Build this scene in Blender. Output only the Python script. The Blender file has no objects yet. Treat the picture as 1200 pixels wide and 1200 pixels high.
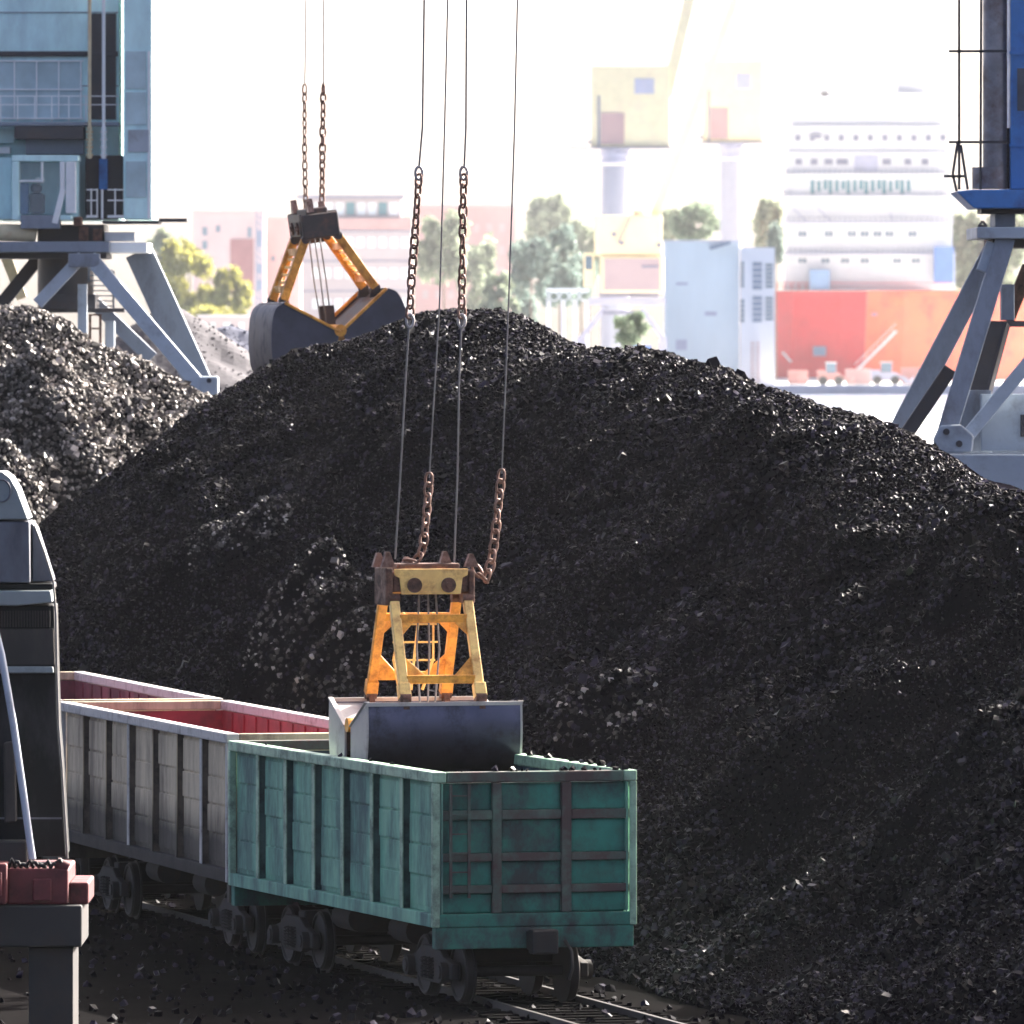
import bpy, bmesh, math, random
import numpy as np
from mathutils import Vector, Matrix
random.seed(7); rng = np.random.default_rng(7)
scene = bpy.context.scene
COL = scene.collection
R = math.radians
F = 12000.0           # focal length in photo pixels (photo is 1200 px wide)
HC = 10.1             # camera height
HY = 377.0            # photo row of the horizon
def P(px, py, D):     # photo pixel + distance -> point in the world
    return Vector(((px - 600.0) / F * D, D, HC - (py - HY) / F * D))

# ------------------------------------------------------------------ materials
MATS = {}
def pmat(name, col, rough=.6, metal=0., var=.18, scale=2.0, dirt=None, damt=.45, dscale=1.2,
         streak=1.0, bump=0., bscale=30., spec=.5, low=None):
    m = bpy.data.materials.new(name); m.use_nodes = True
    n = m.node_tree.nodes; l = m.node_tree.links
    b = n['Principled BSDF']
    b.inputs['Metallic'].default_value = metal
    b.inputs['Specular IOR Level'].default_value = spec
    tc = n.new('ShaderNodeTexCoord')
    mp = n.new('ShaderNodeMapping'); mp.inputs['Scale'].default_value = (1, 1, streak)
    l.new(tc.outputs['Object'], mp.inputs['Vector'])
    nz = n.new('ShaderNodeTexNoise'); nz.inputs['Scale'].default_value = scale
    nz.inputs['Detail'].default_value = 6; nz.inputs['Roughness'].default_value = .65
    l.new(mp.outputs['Vector'], nz.inputs['Vector'])
    cr = n.new('ShaderNodeValToRGB')
    cr.color_ramp.elements[0].position = .3; cr.color_ramp.elements[1].position = .7
    lo = [max(0, c * (1 - var)) for c in col]; hi = [min(1, c * (1 + var)) for c in col]
    cr.color_ramp.elements[0].color = (*lo, 1); cr.color_ramp.elements[1].color = (*hi, 1)
    l.new(nz.outputs['Fac'], cr.inputs['Fac'])
    out = cr.outputs['Color']
    if dirt is not None:
        n2 = n.new('ShaderNodeTexNoise'); n2.inputs['Scale'].default_value = dscale
        n2.inputs['Detail'].default_value = 9; n2.inputs['Roughness'].default_value = .72
        l.new(mp.outputs['Vector'], n2.inputs['Vector'])
        c2 = n.new('ShaderNodeValToRGB')
        t = 1 - damt
        c2.color_ramp.elements[0].position = max(0, t - .1); c2.color_ramp.elements[1].position = min(1, t + .12)
        c2.color_ramp.elements[0].color = (0, 0, 0, 1); c2.color_ramp.elements[1].color = (.9, .9, .9, 1)
        l.new(n2.outputs['Fac'], c2.inputs['Fac'])
        mx = n.new('ShaderNodeMix'); mx.data_type = 'RGBA'
        l.new(c2.outputs['Color'], mx.inputs['Factor'])
        l.new(out, mx.inputs['A']); mx.inputs['B'].default_value = (*dirt, 1)
        out = mx.outputs['Result']
        rr = n.new('ShaderNodeMath'); rr.operation = 'MULTIPLY_ADD'
        l.new(c2.outputs['Color'], rr.inputs[0]); rr.inputs[1].default_value = .9 - rough; rr.inputs[2].default_value = rough
        l.new(rr.outputs[0], b.inputs['Roughness'])
    else:
        b.inputs['Roughness'].default_value = rough
    if low is not None:       # dark lower zone (wagon dirt, jaw dust and painted reflection) with an uneven upper edge, (colour, z0, z1) in object space
        sx = n.new('ShaderNodeSeparateXYZ'); l.new(tc.outputs['Object'], sx.inputs[0])
        ad = n.new('ShaderNodeMath'); ad.operation = 'MULTIPLY_ADD'
        l.new(nz.outputs['Fac'], ad.inputs[0]); ad.inputs[1].default_value = -.5; l.new(sx.outputs['Z'], ad.inputs[2])
        mr = n.new('ShaderNodeMapRange'); l.new(ad.outputs[0], mr.inputs['Value'])
        mr.inputs['From Min'].default_value = low[1] - .25; mr.inputs['From Max'].default_value = low[2] - .25
        mr.inputs['To Min'].default_value = .92; mr.inputs['To Max'].default_value = 0
        mx = n.new('ShaderNodeMix'); mx.data_type = 'RGBA'
        l.new(mr.outputs['Result'], mx.inputs['Factor']); l.new(out, mx.inputs['A'])
        mx.inputs['B'].default_value = (*low[0], 1); out = mx.outputs['Result']
    l.new(out, b.inputs['Base Color'])
    if bump:
        n3 = n.new('ShaderNodeTexNoise'); n3.inputs['Scale'].default_value = bscale; n3.inputs['Detail'].default_value = 5
        l.new(tc.outputs['Object'], n3.inputs['Vector'])
        bp = n.new('ShaderNodeBump'); bp.inputs['Strength'].default_value = bump; bp.inputs['Distance'].default_value = .03
        l.new(n3.outputs['Fac'], bp.inputs['Height']); l.new(bp.outputs['Normal'], b.inputs['Normal'])
    MATS[name] = m
    return m

def island_mat(name, lo, hi, r0, r1, spec=.5, trans=0.):   # each separate lump or leaf gets its own tone
    m = bpy.data.materials.new(name); m.use_nodes = True
    n = m.node_tree.nodes; l = m.node_tree.links; b = n['Principled BSDF']
    g = n.new('ShaderNodeNewGeometry')
    cr = n.new('ShaderNodeValToRGB')
    cr.color_ramp.elements[0].color = (*lo, 1); cr.color_ramp.elements[1].color = (*hi, 1)
    l.new(g.outputs['Random Per Island'], cr.inputs['Fac']); l.new(cr.outputs['Color'], b.inputs['Base Color'])
    mu = n.new('ShaderNodeMath'); mu.operation = 'MULTIPLY'; mu.inputs[1].default_value = 7.31
    fr = n.new('ShaderNodeMath'); fr.operation = 'FRACT'
    mr = n.new('ShaderNodeMapRange'); mr.inputs['To Min'].default_value = r0; mr.inputs['To Max'].default_value = r1
    l.new(g.outputs['Random Per Island'], mu.inputs[0]); l.new(mu.outputs[0], fr.inputs[0])
    l.new(fr.outputs[0], mr.inputs['Value']); l.new(mr.outputs['Result'], b.inputs['Roughness'])
    b.inputs['Specular IOR Level'].default_value = spec
    if trans:
        t = n.new('ShaderNodeBsdfTranslucent'); l.new(cr.outputs['Color'], t.inputs['Color'])
        ms = n.new('ShaderNodeMixShader'); ms.inputs['Fac'].default_value = trans
        l.new(b.outputs['BSDF'], ms.inputs[1]); l.new(t.outputs['BSDF'], ms.inputs[2])
        l.new(ms.outputs['Shader'], n['Material Output'].inputs['Surface'])
    MATS[name] = m
    return m

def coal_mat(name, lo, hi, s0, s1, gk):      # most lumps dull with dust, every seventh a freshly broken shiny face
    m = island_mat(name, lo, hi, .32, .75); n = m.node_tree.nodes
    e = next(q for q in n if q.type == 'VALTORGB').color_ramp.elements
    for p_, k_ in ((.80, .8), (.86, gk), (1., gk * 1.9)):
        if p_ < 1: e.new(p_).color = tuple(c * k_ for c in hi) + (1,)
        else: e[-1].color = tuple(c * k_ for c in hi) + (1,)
    n = m.node_tree.nodes; l = m.node_tree.links
    g = next(q for q in n if q.type == 'NEW_GEOMETRY')
    mu = n.new('ShaderNodeMath'); mu.operation = 'MULTIPLY'; mu.inputs[1].default_value = 13.7
    fr = n.new('ShaderNodeMath'); fr.operation = 'FRACT'
    mr = n.new('ShaderNodeMapRange'); mr.inputs['From Min'].default_value = .88; mr.inputs['From Max'].default_value = .92
    mr.inputs['To Min'].default_value = s0; mr.inputs['To Max'].default_value = s1
    l.new(g.outputs['Random Per Island'], mu.inputs[0]); l.new(mu.outputs[0], fr.inputs[0]); l.new(fr.outputs[0], mr.inputs['Value'])
    l.new(mr.outputs['Result'], n['Principled BSDF'].inputs['Specular IOR Level'])
    return m

# ------------------------------------------------------------------ tagging
def tag(o, label=None, cat=None, group=None, kind=None):
    if label: o['label'] = label
    if cat: o['category'] = cat
    if group: o['group'] = group
    if kind: o['kind'] = kind
    return o
def thing(name, loc, label, cat, rz=0., group=None, rx=0.):
    o = bpy.data.objects.new(name, None); COL.objects.link(o)
    o.location = loc; o.rotation_euler = (rx, 0, rz); o.empty_display_size = .3
    return tag(o, label, cat, group)
def origin_of(o):
    v = Vector((0, 0, 0))
    while o is not None:
        v += o.location; o = o.parent
    return v

# ------------------------------------------------------------------ mesh builder
class MB:
    thick = 1.0        # the far things are heavier gear: thicker bars
    def __init__(s): s.v = []; s.f = []; s.sm = []
    def add(s, vs, fs, smooth=False):
        k = len(s.v); s.v += [tuple(v) for v in vs]
        s.f += [tuple(i + k for i in f) for f in fs]; s.sm += [smooth] * len(fs)
        return s
    def box(s, c, d, M=None):
        c = Vector(c); hx, hy, hz = d[0] / 2, d[1] / 2, d[2] / 2
        vs = [Vector((sx * hx, sy * hy, sz * hz)) for sz in (-1, 1) for sy in (-1, 1) for sx in (-1, 1)]
        vs = [c + (M @ v if M else v) for v in vs]
        return s.add(vs, [(0, 2, 3, 1), (4, 5, 7, 6), (0, 1, 5, 4), (2, 6, 7, 3), (0, 4, 6, 2), (1, 3, 7, 5)])
    def bb(s, x0, x1, y0, y1, z0, z1):
        return s.box(((x0 + x1) / 2, (y0 + y1) / 2, (z0 + z1) / 2), (abs(x1 - x0), abs(y1 - y0), abs(z1 - z0)))
    def beam(s, p0, p1, w, h, up=(0, 0, 1), taper=1.):
        w *= MB.thick; h *= MB.thick
        p0 = Vector(p0); p1 = Vector(p1); d = (p1 - p0).normalized(); up = Vector(up)
        if abs(d.dot(up)) > .98: up = Vector((0, 1, 0))
        a = d.cross(up).normalized(); b = a.cross(d).normalized()
        vs = []
        for p, k in ((p0, 1.), (p1, taper)):
            for i, j in ((-1, -1), (1, -1), (1, 1), (-1, 1)):
                vs.append(p + a * (i * w / 2 * k) + b * (j * h / 2 * k))
        return s.add(vs, [(0, 1, 2, 3), (7, 6, 5, 4), (0, 4, 5, 1), (1, 5, 6, 2), (2, 6, 7, 3), (3, 7, 4, 0)])
    def tube(s, pts, r, n=8, closed=False, r1=None):
        pts = [Vector(p) for p in pts]; m = len(pts); vs = []; prev = None
        for i, p in enumerate(pts):
            if closed: d = pts[(i + 1) % m] - pts[i - 1]
            else: d = pts[min(i + 1, m - 1)] - pts[max(i - 1, 0)]
            d.normalize()
            if prev is None:
                a = d.cross(Vector((.31, .52, .79)));
            else: a = prev - d * prev.dot(d)
            a.normalize(); b = d.cross(a); prev = a
            rr = r if r1 is None else r + (r1 - r) * i / (m - 1)
            for k in range(n):
                t = 2 * math.pi * k / n
                vs.append(p + a * (math.cos(t) * rr) + b * (math.sin(t) * rr))
        fs = []
        for i in range(m if closed else m - 1):
            for k in range(n):
                q = (i + 1) % m
                fs.append((i * n + k, i * n + (k + 1) % n, q * n + (k + 1) % n, q * n + k))
        s.add(vs, fs, True)
        if not closed:
            s.add(vs[:n], [tuple(range(n - 1, -1, -1))]); s.add(vs[-n:], [tuple(range(n))])
        return s
    def prism(s, poly, axis, a0, a1):           # polygon in the two other axes, extruded along axis
        def mk(u, v, a):
            return {'x': (a, u, v), 'y': (u, a, v), 'z': (u, v, a)}[axis]
        n = len(poly)
        vs = [mk(u, v, a0) for u, v in poly] + [mk(u, v, a1) for u, v in poly]
        fs = [tuple(range(n)), tuple(range(2 * n - 1, n - 1, -1))]
        fs += [(i, i + n, (i + 1) % n + n, (i + 1) % n) for i in range(n)]
        return s.add(vs, fs)
    def disc(s, c, axis, r, t, n=20):
        c = Vector(c); ax = {'x': Vector((1, 0, 0)), 'y': Vector((0, 1, 0)), 'z': Vector((0, 0, 1))}[axis]
        return s.tube([c - ax * t / 2, c + ax * t / 2], r, n)
    def build(s, name, mat, parent=None, world=False, bevel=0.):
        me = bpy.data.meshes.new(name)
        off = origin_of(parent) if (world and parent is not None) else Vector((0, 0, 0))
        me.from_pydata([tuple(Vector(v) - off) for v in s.v], [], s.f)
        bm = bmesh.new(); bm.from_mesh(me); bmesh.ops.recalc_face_normals(bm, faces=bm.faces[:]); bm.to_mesh(me); bm.free()
        me.polygons.foreach_set('use_smooth', s.sm)
        me.materials.append(MATS[mat] if isinstance(mat, str) else mat)
        o = bpy.data.objects.new(name, me); COL.objects.link(o)
        if parent is not None: o.parent = parent
        if bevel:
            bv = o.modifiers.new('bevel', 'BEVEL'); bv.width = bevel; bv.segments = 2; bv.limit_method = 'ANGLE'
        return o

def np_mesh(name, V, T, mat, parent=None, mats=None, midx=None):      # numpy verts (n,3), tris (m,3), flat shaded
    me = bpy.data.meshes.new(name)
    me.vertices.add(len(V)); me.vertices.foreach_set('co', V.astype(np.float32).ravel())
    k = T.shape[1]
    me.loops.add(T.size); me.loops.foreach_set('vertex_index', T.astype(np.int32).ravel())
    me.polygons.add(len(T)); me.polygons.foreach_set('loop_start', np.arange(0, T.size, k, dtype=np.int32))
    me.update(calc_edges=True); me.shade_flat()
    for q in (mats or [mat]): me.materials.append(MATS[q])
    if midx is not None: me.polygons.foreach_set('material_index', midx.astype(np.int32))
    o = bpy.data.objects.new(name, me); COL.objects.link(o)
    if parent is not None: o.parent = parent
    return o

# ------------------------------------------------------------------ numpy noise and lumps
def vnoise(x, y, seed=0):
    xi = np.floor(x).astype(np.int64); yi = np.floor(y).astype(np.int64); xf = x - xi; yf = y - yi
    def h(a, b):
        n = (a * 374761393 + b * 668265263 + seed * 982451653) & 0xffffffff
        n = ((n ^ (n >> 13)) * 1274126177) & 0xffffffff
        return ((n ^ (n >> 16)) & 0xffff) / 65535.
    u = xf * xf * (3 - 2 * xf); v = yf * yf * (3 - 2 * yf)
    return (h(xi, yi) * (1 - u) + h(xi + 1, yi) * u) * (1 - v) + (h(xi, yi + 1) * (1 - u) + h(xi + 1, yi + 1) * u) * v - .5
def fbm(x, y, f, o=4, seed=0):
    s = np.zeros_like(x, dtype=float); a = 1.
    for i in range(o):
        s += a * vnoise(x * f + 17.3 * i, y * f - 9.1 * i, seed + i); f *= 2.03; a *= .5
    return s
def smax(a, b, k): return .5 * (a + b + np.sqrt((a - b) ** 2 + k * k))
def smin(a, b, k): return .5 * (a + b - np.sqrt((a - b) ** 2 + k * k))

CUBE_T = np.array([(0, 2, 3), (0, 3, 1), (4, 5, 7), (4, 7, 6), (0, 1, 5), (0, 5, 4), (2, 6, 7), (2, 7, 3), (0, 4, 6), (0, 6, 2), (1, 3, 7), (1, 7, 5)])
CUBE_V = np.array([(x, y, z) for z in (-1, 1) for y in (-1, 1) for x in (-1, 1)], float)
def lumps(pos, size):
    n = len(pos)
    loc = CUBE_V[None] * rng.uniform(.5, 1., (n, 8, 3))
    loc *= rng.uniform(.62, 1., (n, 1, 3))
    q = rng.normal(size=(n, 4)); q /= np.linalg.norm(q, axis=1)[:, None]
    w, x, y, z = q.T
    M = np.stack([1 - 2 * (y * y + z * z), 2 * (x * y - z * w), 2 * (x * z + y * w),
                  2 * (x * y + z * w), 1 - 2 * (x * x + z * z), 2 * (y * z - x * w),
                  2 * (x * z - y * w), 2 * (y * z + x * w), 1 - 2 * (x * x + y * y)], 1).reshape(n, 3, 3)
    v = np.einsum('nij,nkj->nki', M, loc) * (size[:, None, None] * .5 * 1.25) + pos[:, None, :]
    t = CUBE_T[None] + (np.arange(n) * 8)[:, None, None]
    return v.reshape(-1, 3), t.reshape(-1, 3)
def grid_mesh(H, x0, x1, y0, y1, st, drop=0.):
    xs = np.arange(x0, x1 + st, st); ys = np.arange(y0, y1 + st, st)
    X, Y = np.meshgrid(xs, ys); Z = H(X, Y) - drop
    V = np.stack([X, Y, Z], -1).reshape(-1, 3); nx = len(xs); ny = len(ys)
    i = (np.arange(ny - 1)[:, None] * nx + np.arange(nx - 1)[None]).ravel()
    T = np.concatenate([np.stack([i, i + 1, i + nx + 1], 1), np.stack([i, i + nx + 1, i + nx], 1)])
    return V, T
def join(*parts):
    V = []; T = []; k = 0
    for v, t in parts:
        V.append(v); T.append(t + k); k += len(v)
    return np.concatenate(V), np.concatenate(T)
def sizes(n, lo=.05, hi=.13, big=.03):
    s = lo + (hi - lo) * rng.beta(1.6, 2.6, n)
    b = rng.random(n) < big
    s[b] = rng.uniform(hi, hi * 1.6, b.sum())
    return s
HAZE = .000015; SUN_EL = 32; SUN_AZ = 45; SUN_E = 5.0; SKY_E = .13; EXPO = 2.35
# ------------------------------------------------------------------ materials
coal_mat('coal', (.0018, .0016, .0025), (.0066, .0058, .0092), .02, .20, 2.8)
coal_mat('coal_pale', (.014, .013, .013), (.20, .18, .163), .1, .5, 1.4)  # paler, warmer lumps for the left heap
pmat('coal_dust', (.0042, .0038, .0056), .95, spec=.0, bump=.6, bscale=14)
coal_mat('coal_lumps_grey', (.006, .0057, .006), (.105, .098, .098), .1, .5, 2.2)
pmat('ground_soot', (.012, .011, .011), .95, spec=.0, dirt=(.006, .006, .006), damt=.5, dscale=.3, scale=.6, bump=.4, bscale=6)
pmat('quay_concrete', (.55, .54, .52), .9, scale=.05, var=.12, dirt=(.36, .36, .36), damt=.35, dscale=.02)
pmat('grey_gravel', (.032, .028, .036), .9, scale=3, var=.2, bump=.5, bscale=5)
pmat('slate_gravel', (.022, .028, .06), .85, scale=3, var=.2, bump=.5, bscale=5)

# ------------------------------------------------------------------ main coal heap
def rail_x(y):          # right-hand side of the wagons
    y = np.asarray(y, float)
    return np.where(y < 195, 1.85 - .2383 * (y - 150.9), -8.66 - .42 * (y - 195))
SIL = [(-120, 720), (-30, 668), (30, 637), (55, 620), (100, 585), (140, 558), (175, 535), (210, 505), (240, 481), (270, 458), (300, 440), (325, 424), (350, 413), (380, 404), (400, 402), (430, 395),
       (455, 385), (480, 373), (500, 366), (530, 363), (560, 365), (585, 366), (605, 372), (625, 384), (640, 396), (660, 408), (700, 411), (740, 409), (780, 418), (820, 424), (840, 432), (860, 443),
       (880, 452), (900, 456), (950, 474), (1000, 489), (1050, 506), (1100, 541), (1150, 571), (1200, 590), (1300, 632), (1400, 680)]
_dpx = [-200, 55, 300, 540, 650, 760, 880, 1000, 1100, 1200, 1400, 1700]
_dD = [232, 226, 220, 214, 205, 196, 188, 180, 174, 168, 158, 140]
RID = []
for px, py in SIL + [(1550, 690), (1800, 740)]:
    D = float(np.interp(px, _dpx, _dD)); RID.append(((px - 600) / F * D, D, HC - (py - HY) * D / F))
RID = np.array(RID)
def ridge(x, y, smooth):
    sh = np.shape(x); x = np.ravel(x); y = np.ravel(y)
    zr = RID[:, 2]
    if smooth: zr = np.convolve(np.pad(zr, 3, mode='edge'), np.ones(7) / 7, 'valid')
    best = np.full(x.shape, 1e9); R_ = np.zeros(x.shape)
    for k in range(len(RID) - 1):
        ax, ay = RID[k, :2]; bx, by = RID[k + 1, :2] - RID[k, :2]; L2 = bx * bx + by * by
        t = np.clip(((x - ax) * bx + (y - ay) * by) / L2, 0, 1)
        d = np.hypot(x - ax - t * bx, y - ay - t * by); m = d < best
        best = np.where(m, d, best); R_ = np.where(m, zr[k] + t * (zr[k + 1] - zr[k]), R_)
    return best.reshape(sh), R_.reshape(sh)
def yr(x): return np.interp(x, RID[:, 0], RID[:, 1])
def H0(x, y):
    d, Rz = ridge(x, y, False); _, Rs = ridge(x, y, True)
    t = np.clip(d / 4., 0, 1); Rm = Rz * (1 - t) + Rs * t
    h = Rm - .72 * (np.sqrt(d * d + .5) - .7)
    h = h + fbm(x, y * .8, .16, 3, 3) * 1.5 * np.clip(d / 6, 0, 1) + fbm(x, y * .7, .55, 4, 8) * .55 * np.clip(d / 2.5, .06, 1)
    u = (x - rail_x(y)) * .973
    ap = .35 + .4 * fbm(x, y, .2, 4, 21)
    h = smax(h, ap * np.clip((u - .7) / 2.5, 0, 1), .6)
    lim = .98 * (u - .7) + .3 * fbm(x, y, .5, 3, 4)
    h = smin(h, lim, .5)
    return np.maximum(h, -.05)
def march(H, px, py, d0, d1):
    D = np.arange(d0, d1, .1); x = (px - 600) / F * D; z = HC - (py - HY) / F * D
    i = np.argmax(H(x, D) > z)
    return x[i], D[i]
MOUNDS = []
for px, py, r, hh in [(340, 792, 1.35, 1.5), (385, 825, 1.0, 1.0), (285, 640, .85, .6), (240, 652, .7, .4), (690, 872, .9, .75), (735, 868, .6, .4),
                      (835, 525, .9, .3), (1120, 650, 1.2, .4), (980, 665, .9, .35), (1165, 700, 1.2, .7), (880, 570, 1.1, .3), (960, 870, 1.3, .5), (1040, 790, 1.0, .3), (640, 580, 1.0, .25),
                      (860, 720, .9, .25), (420, 530, .9, .3), (1130, 900, 1.2, .5)]:
    mx, my = march(H0, px, py, 150, 232)
    MOUNDS.append((mx, my, r, hh))
def H1(x, y):
    h = H0(x, y)
    for mx, my, r, hh in MOUNDS:
        d = np.sqrt((x - mx) ** 2 + ((y - my) / 1.15) ** 2) / r
        h = h + hh * np.clip(1 - d * d * .42 + .55 * fbm(x, y, 1.1, 3, 71), 0, 1.25) ** 1.4 * np.clip(2 - d, 0, 1)
    return h
def visible(x, y, z, m=60):
    px = 600 + x / y * F; py = HY + (HC - z) / y * F
    return (px > -m) & (px < 1200 + m) & (py < 1215 + m)
def scatter(H, x0, x1, y0, y1, sp, mask=None):
    nx = int((x1 - x0) / sp); ny = int((y1 - y0) / sp)
    X, Y = np.meshgrid(np.linspace(x0, x1, nx), np.linspace(y0, y1, ny))
    X = (X + rng.uniform(-.5, .5, X.shape) * sp * 1.2).ravel(); Y = (Y + rng.uniform(-.5, .5, Y.shape) * sp * 1.2).ravel()
    Z = H(X, Y); k = visible(X, Y, Z)
    if mask is not None: k &= mask(X, Y, Z)
    return X[k], Y[k], Z[k]
def behind(x, y):          # how far a point lies beyond the crest line
    return y - yr(x)
X, Y, Z = scatter(H1, -13, 13.5, 138, 232, .074, lambda x, y, z: (z > .02) & (behind(x, y) < 3))
S = sizes(len(X), .035, .115, .010) * np.clip(.95 + .75 * fbm(X, Y, .45, 3, 61) + .35 * fbm(X, Y, 2., 2, 62), .55, 1.5)
print('lumps', len(X))
ln = lumps(np.stack([X, Y, Z + S * rng.uniform(-.2, .25, len(X))], 1), S)
gm = grid_mesh(H1, -24, 34, 132, 245, .2, .02)
V, T = join(gm, ln)
near_m = np.zeros(len(X), bool)           # paler lumps paint sunlit caps on the small mounds, which lie in shade
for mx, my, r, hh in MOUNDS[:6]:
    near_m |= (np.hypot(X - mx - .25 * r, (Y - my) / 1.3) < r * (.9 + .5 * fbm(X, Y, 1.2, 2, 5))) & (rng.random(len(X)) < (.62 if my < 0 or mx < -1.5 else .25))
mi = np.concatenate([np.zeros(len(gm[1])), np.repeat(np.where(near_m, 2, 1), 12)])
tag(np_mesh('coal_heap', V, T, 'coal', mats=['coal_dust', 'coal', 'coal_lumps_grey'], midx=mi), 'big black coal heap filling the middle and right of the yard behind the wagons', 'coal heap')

# coal spilled over the ground beside the track
n = 9000; X = rng.uniform(-14, 5, n); Y = rng.uniform(122, 185, n); u_ = (X - rail_x(Y)) * .973
k = (u_ < .6) & (rng.random(n) < np.exp(-np.abs(u_ + 1.5) / 4.5)) & visible(X, Y, np.zeros(n))
S = rng.uniform(.03, .13, k.sum())
V, T = lumps(np.stack([X[k], Y[k], .01 + S * .2], 1), S)
tag(np_mesh('spilled_coal', V, T, 'coal'), kind='stuff')

# ------------------------------------------------------------------ left coal heap
SIL2 = [(-300, 250), (-120, 318), (-40, 345), (0, 355), (40, 357), (60, 366), (80, 377), (105, 398), (125, 405), (150, 412), (175, 422), (200, 438), (225, 452), (250, 466), (300, 500), (400, 560)]
Y2 = 254.
_ax = np.array([(p - 600) / F * Y2 for p, _ in SIL2]); _az = np.array([HC - (q - HY) / F * Y2 for _, q in SIL2])
def H2(x, y):
    q = Y2 - y; a = np.sqrt(q * q + .5) - .7
    h = np.interp(x, _ax, _az) - .66 * a
    w = np.clip(np.abs(q) / 3, .1, 1)
    return h + fbm(x, y * .8, .3, 3, 31) * 1.7 * w + fbm(x, y * .7, .9, 4, 35) * .8 * w
X, Y, Z = scatter(H2, -15, -5, 232, 257, .08)
S = sizes(len(X), .05, .14, .03)
gm = grid_mesh(H2, -24, -3, 236, 268, .25, .03)
V, T = join(gm, lumps(np.stack([X, Y, Z + S * rng.uniform(-.15, .3, len(X))], 1), S))
tag(np_mesh('coal_heap', V, T, 'coal_pale', mats=['coal_dust', 'coal_pale'], midx=np.concatenate([np.zeros(len(gm[1])), np.ones(len(X) * 12)])), 'paler coal heap at the left edge in front of the pale blue portal crane', 'coal heap')

# ------------------------------------------------------------------ heaps behind
def cone_heap(name, c, r, h, mat, label, seed, sp=.35):
    def Hc(x, y):
        d = np.sqrt((x - c[0]) ** 2 + (y - c[1]) ** 2)
        return c[2] + h - (np.sqrt(d * d + .3) - .55) * h / r + fbm(x, y, .35, 4, seed) * .6
    V, T = grid_mesh(Hc, c[0] - r, c[0] + r, c[1] - r, c[1] + r, .2)
    k = V[:, 2] > c[2] - .2
    T = T[k[T].all(1)]
    n = 9000
    x = rng.uniform(c[0] - r, c[0] + r, n); y = rng.uniform(c[1] - r, c[1] + .3 * r, n); z = Hc(x, y)
    q = z > c[2]; s = rng.uniform(.03, .09, q.sum())
    return tag(np_mesh(name, *join((V, T), lumps(np.stack([x[q], y[q], z[q]], 1), s)), mat), label, 'heap')
p = P(202, 368, 325); cone_heap('gravel_heap', (p.x, 325, 0), 16, p.z, 'grey_gravel', 'pale grey gravel heap between the left crane leg and the open grab', 51)
p = P(266, 376, 345); cone_heap('slate_heap', (p.x, 345, 0), 13, p.z, 'slate_gravel', 'small dark blue slate heap peeping over the grey gravel heap', 52)

# ------------------------------------------------------------------ ground, water, quays
def sheet(name, x0, x1, y0, y1, z, mat):
    m = MB(); m.add([(x0, y0, z), (x1, y0, z), (x1, y1, z), (x0, y1, z)], [(0, 1, 2, 3)])
    return tag(m.build(name, mat), kind='structure')
sheet('ground', -1500, 1500, -60, 1100, 0, 'ground_soot')
pmat('water', (.12, .17, .24), .18, var=.1, scale=.02, bump=.25, bscale=.4)
sheet('yard_pavement', -1400, 1400, 300, 1099.5, .02, 'quay_concrete')
sheet('water', -2600, 2600, 1098, 2450, -7.2, 'water')
sheet('far_quay', -2600, 2600, 2446.1, 5000, -5.5, 'quay_concrete')
pmat('quay_wall', (.30, .32, .42), .8, scale=.1)
q = MB(); q.bb(-2590, 2590, 2444, 2446, -8, -5.0)
tag(q.build('quay_wall', 'quay_wall'), 'long low grey blue quay wall across the far side of the harbour water', 'quay wall')
q = MB(); q.bb(-1490, 1490, 1099.8, 1102, -8, -.01)
tag(q.build('quay_edge', 'quay_wall'), kind='structure')
# ------------------------------------------------------------------ gondola wagons
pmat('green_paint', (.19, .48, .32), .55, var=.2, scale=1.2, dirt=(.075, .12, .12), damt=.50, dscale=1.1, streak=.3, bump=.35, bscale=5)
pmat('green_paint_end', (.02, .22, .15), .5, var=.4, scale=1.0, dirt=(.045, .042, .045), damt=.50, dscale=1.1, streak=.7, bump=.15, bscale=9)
pmat('green_frame_rusty', (.075, .145, .105), .6, var=.3, scale=1.6, dirt=(.085, .05, .048), damt=.55, dscale=1.3, bump=.2, bscale=9)
pmat('green_rim', (.32, .50, .34), .5, var=.2, scale=2, dirt=(.10, .12, .10), damt=.45, dscale=2.5)
pmat('dark_green_inside', (.04, .08, .09), .7, dirt=(.02, .02, .022), damt=.55)
pmat('cream_paint', (.64, .52, .345), .7, var=.15, scale=1.2, dirt=(.20, .15, .11), damt=.47, dscale=1.2, streak=.25, bump=.35, bscale=5, low=((.016, .013, .011), 1.8, 2.35))
pmat('cream_rim', (.50, .48, .46), .6, var=.15, scale=3, dirt=(.2, .17, .15), damt=.42, dscale=3)
pmat('red_inside', (.26, .016, .03), .6, var=.3, scale=1.3, dirt=(.12, .025, .03), damt=.45, dscale=1.2)
pmat('plum_inside', (.16, .022, .045), .65, var=.3, scale=1.1, dirt=(.06, .018, .03), damt=.5, dscale=1.0)
pmat('bogie_iron', (.03, .026, .023), .75, dirt=(.06, .04, .03), damt=.42, dscale=5)
pmat('sill_soot', (.03, .025, .022), .85, dirt=(.012, .01, .01), damt=.5, dscale=2)
pmat('green_post_shade', (.05, .13, .11), .7, dirt=(.012, .02, .02), damt=.5, dscale=2)  # side posts darkened: the shade on their near faces is in the colour
pmat('cream_post_shade', (.15, .115, .085), .8, dirt=(.025, .02, .02), damt=.5, dscale=2)  # same painted shade for the posts of the cream wagons
pmat('black_iron', (.02, .019, .018), .7, dirt=(.05, .035, .028), damt=.4)
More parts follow.
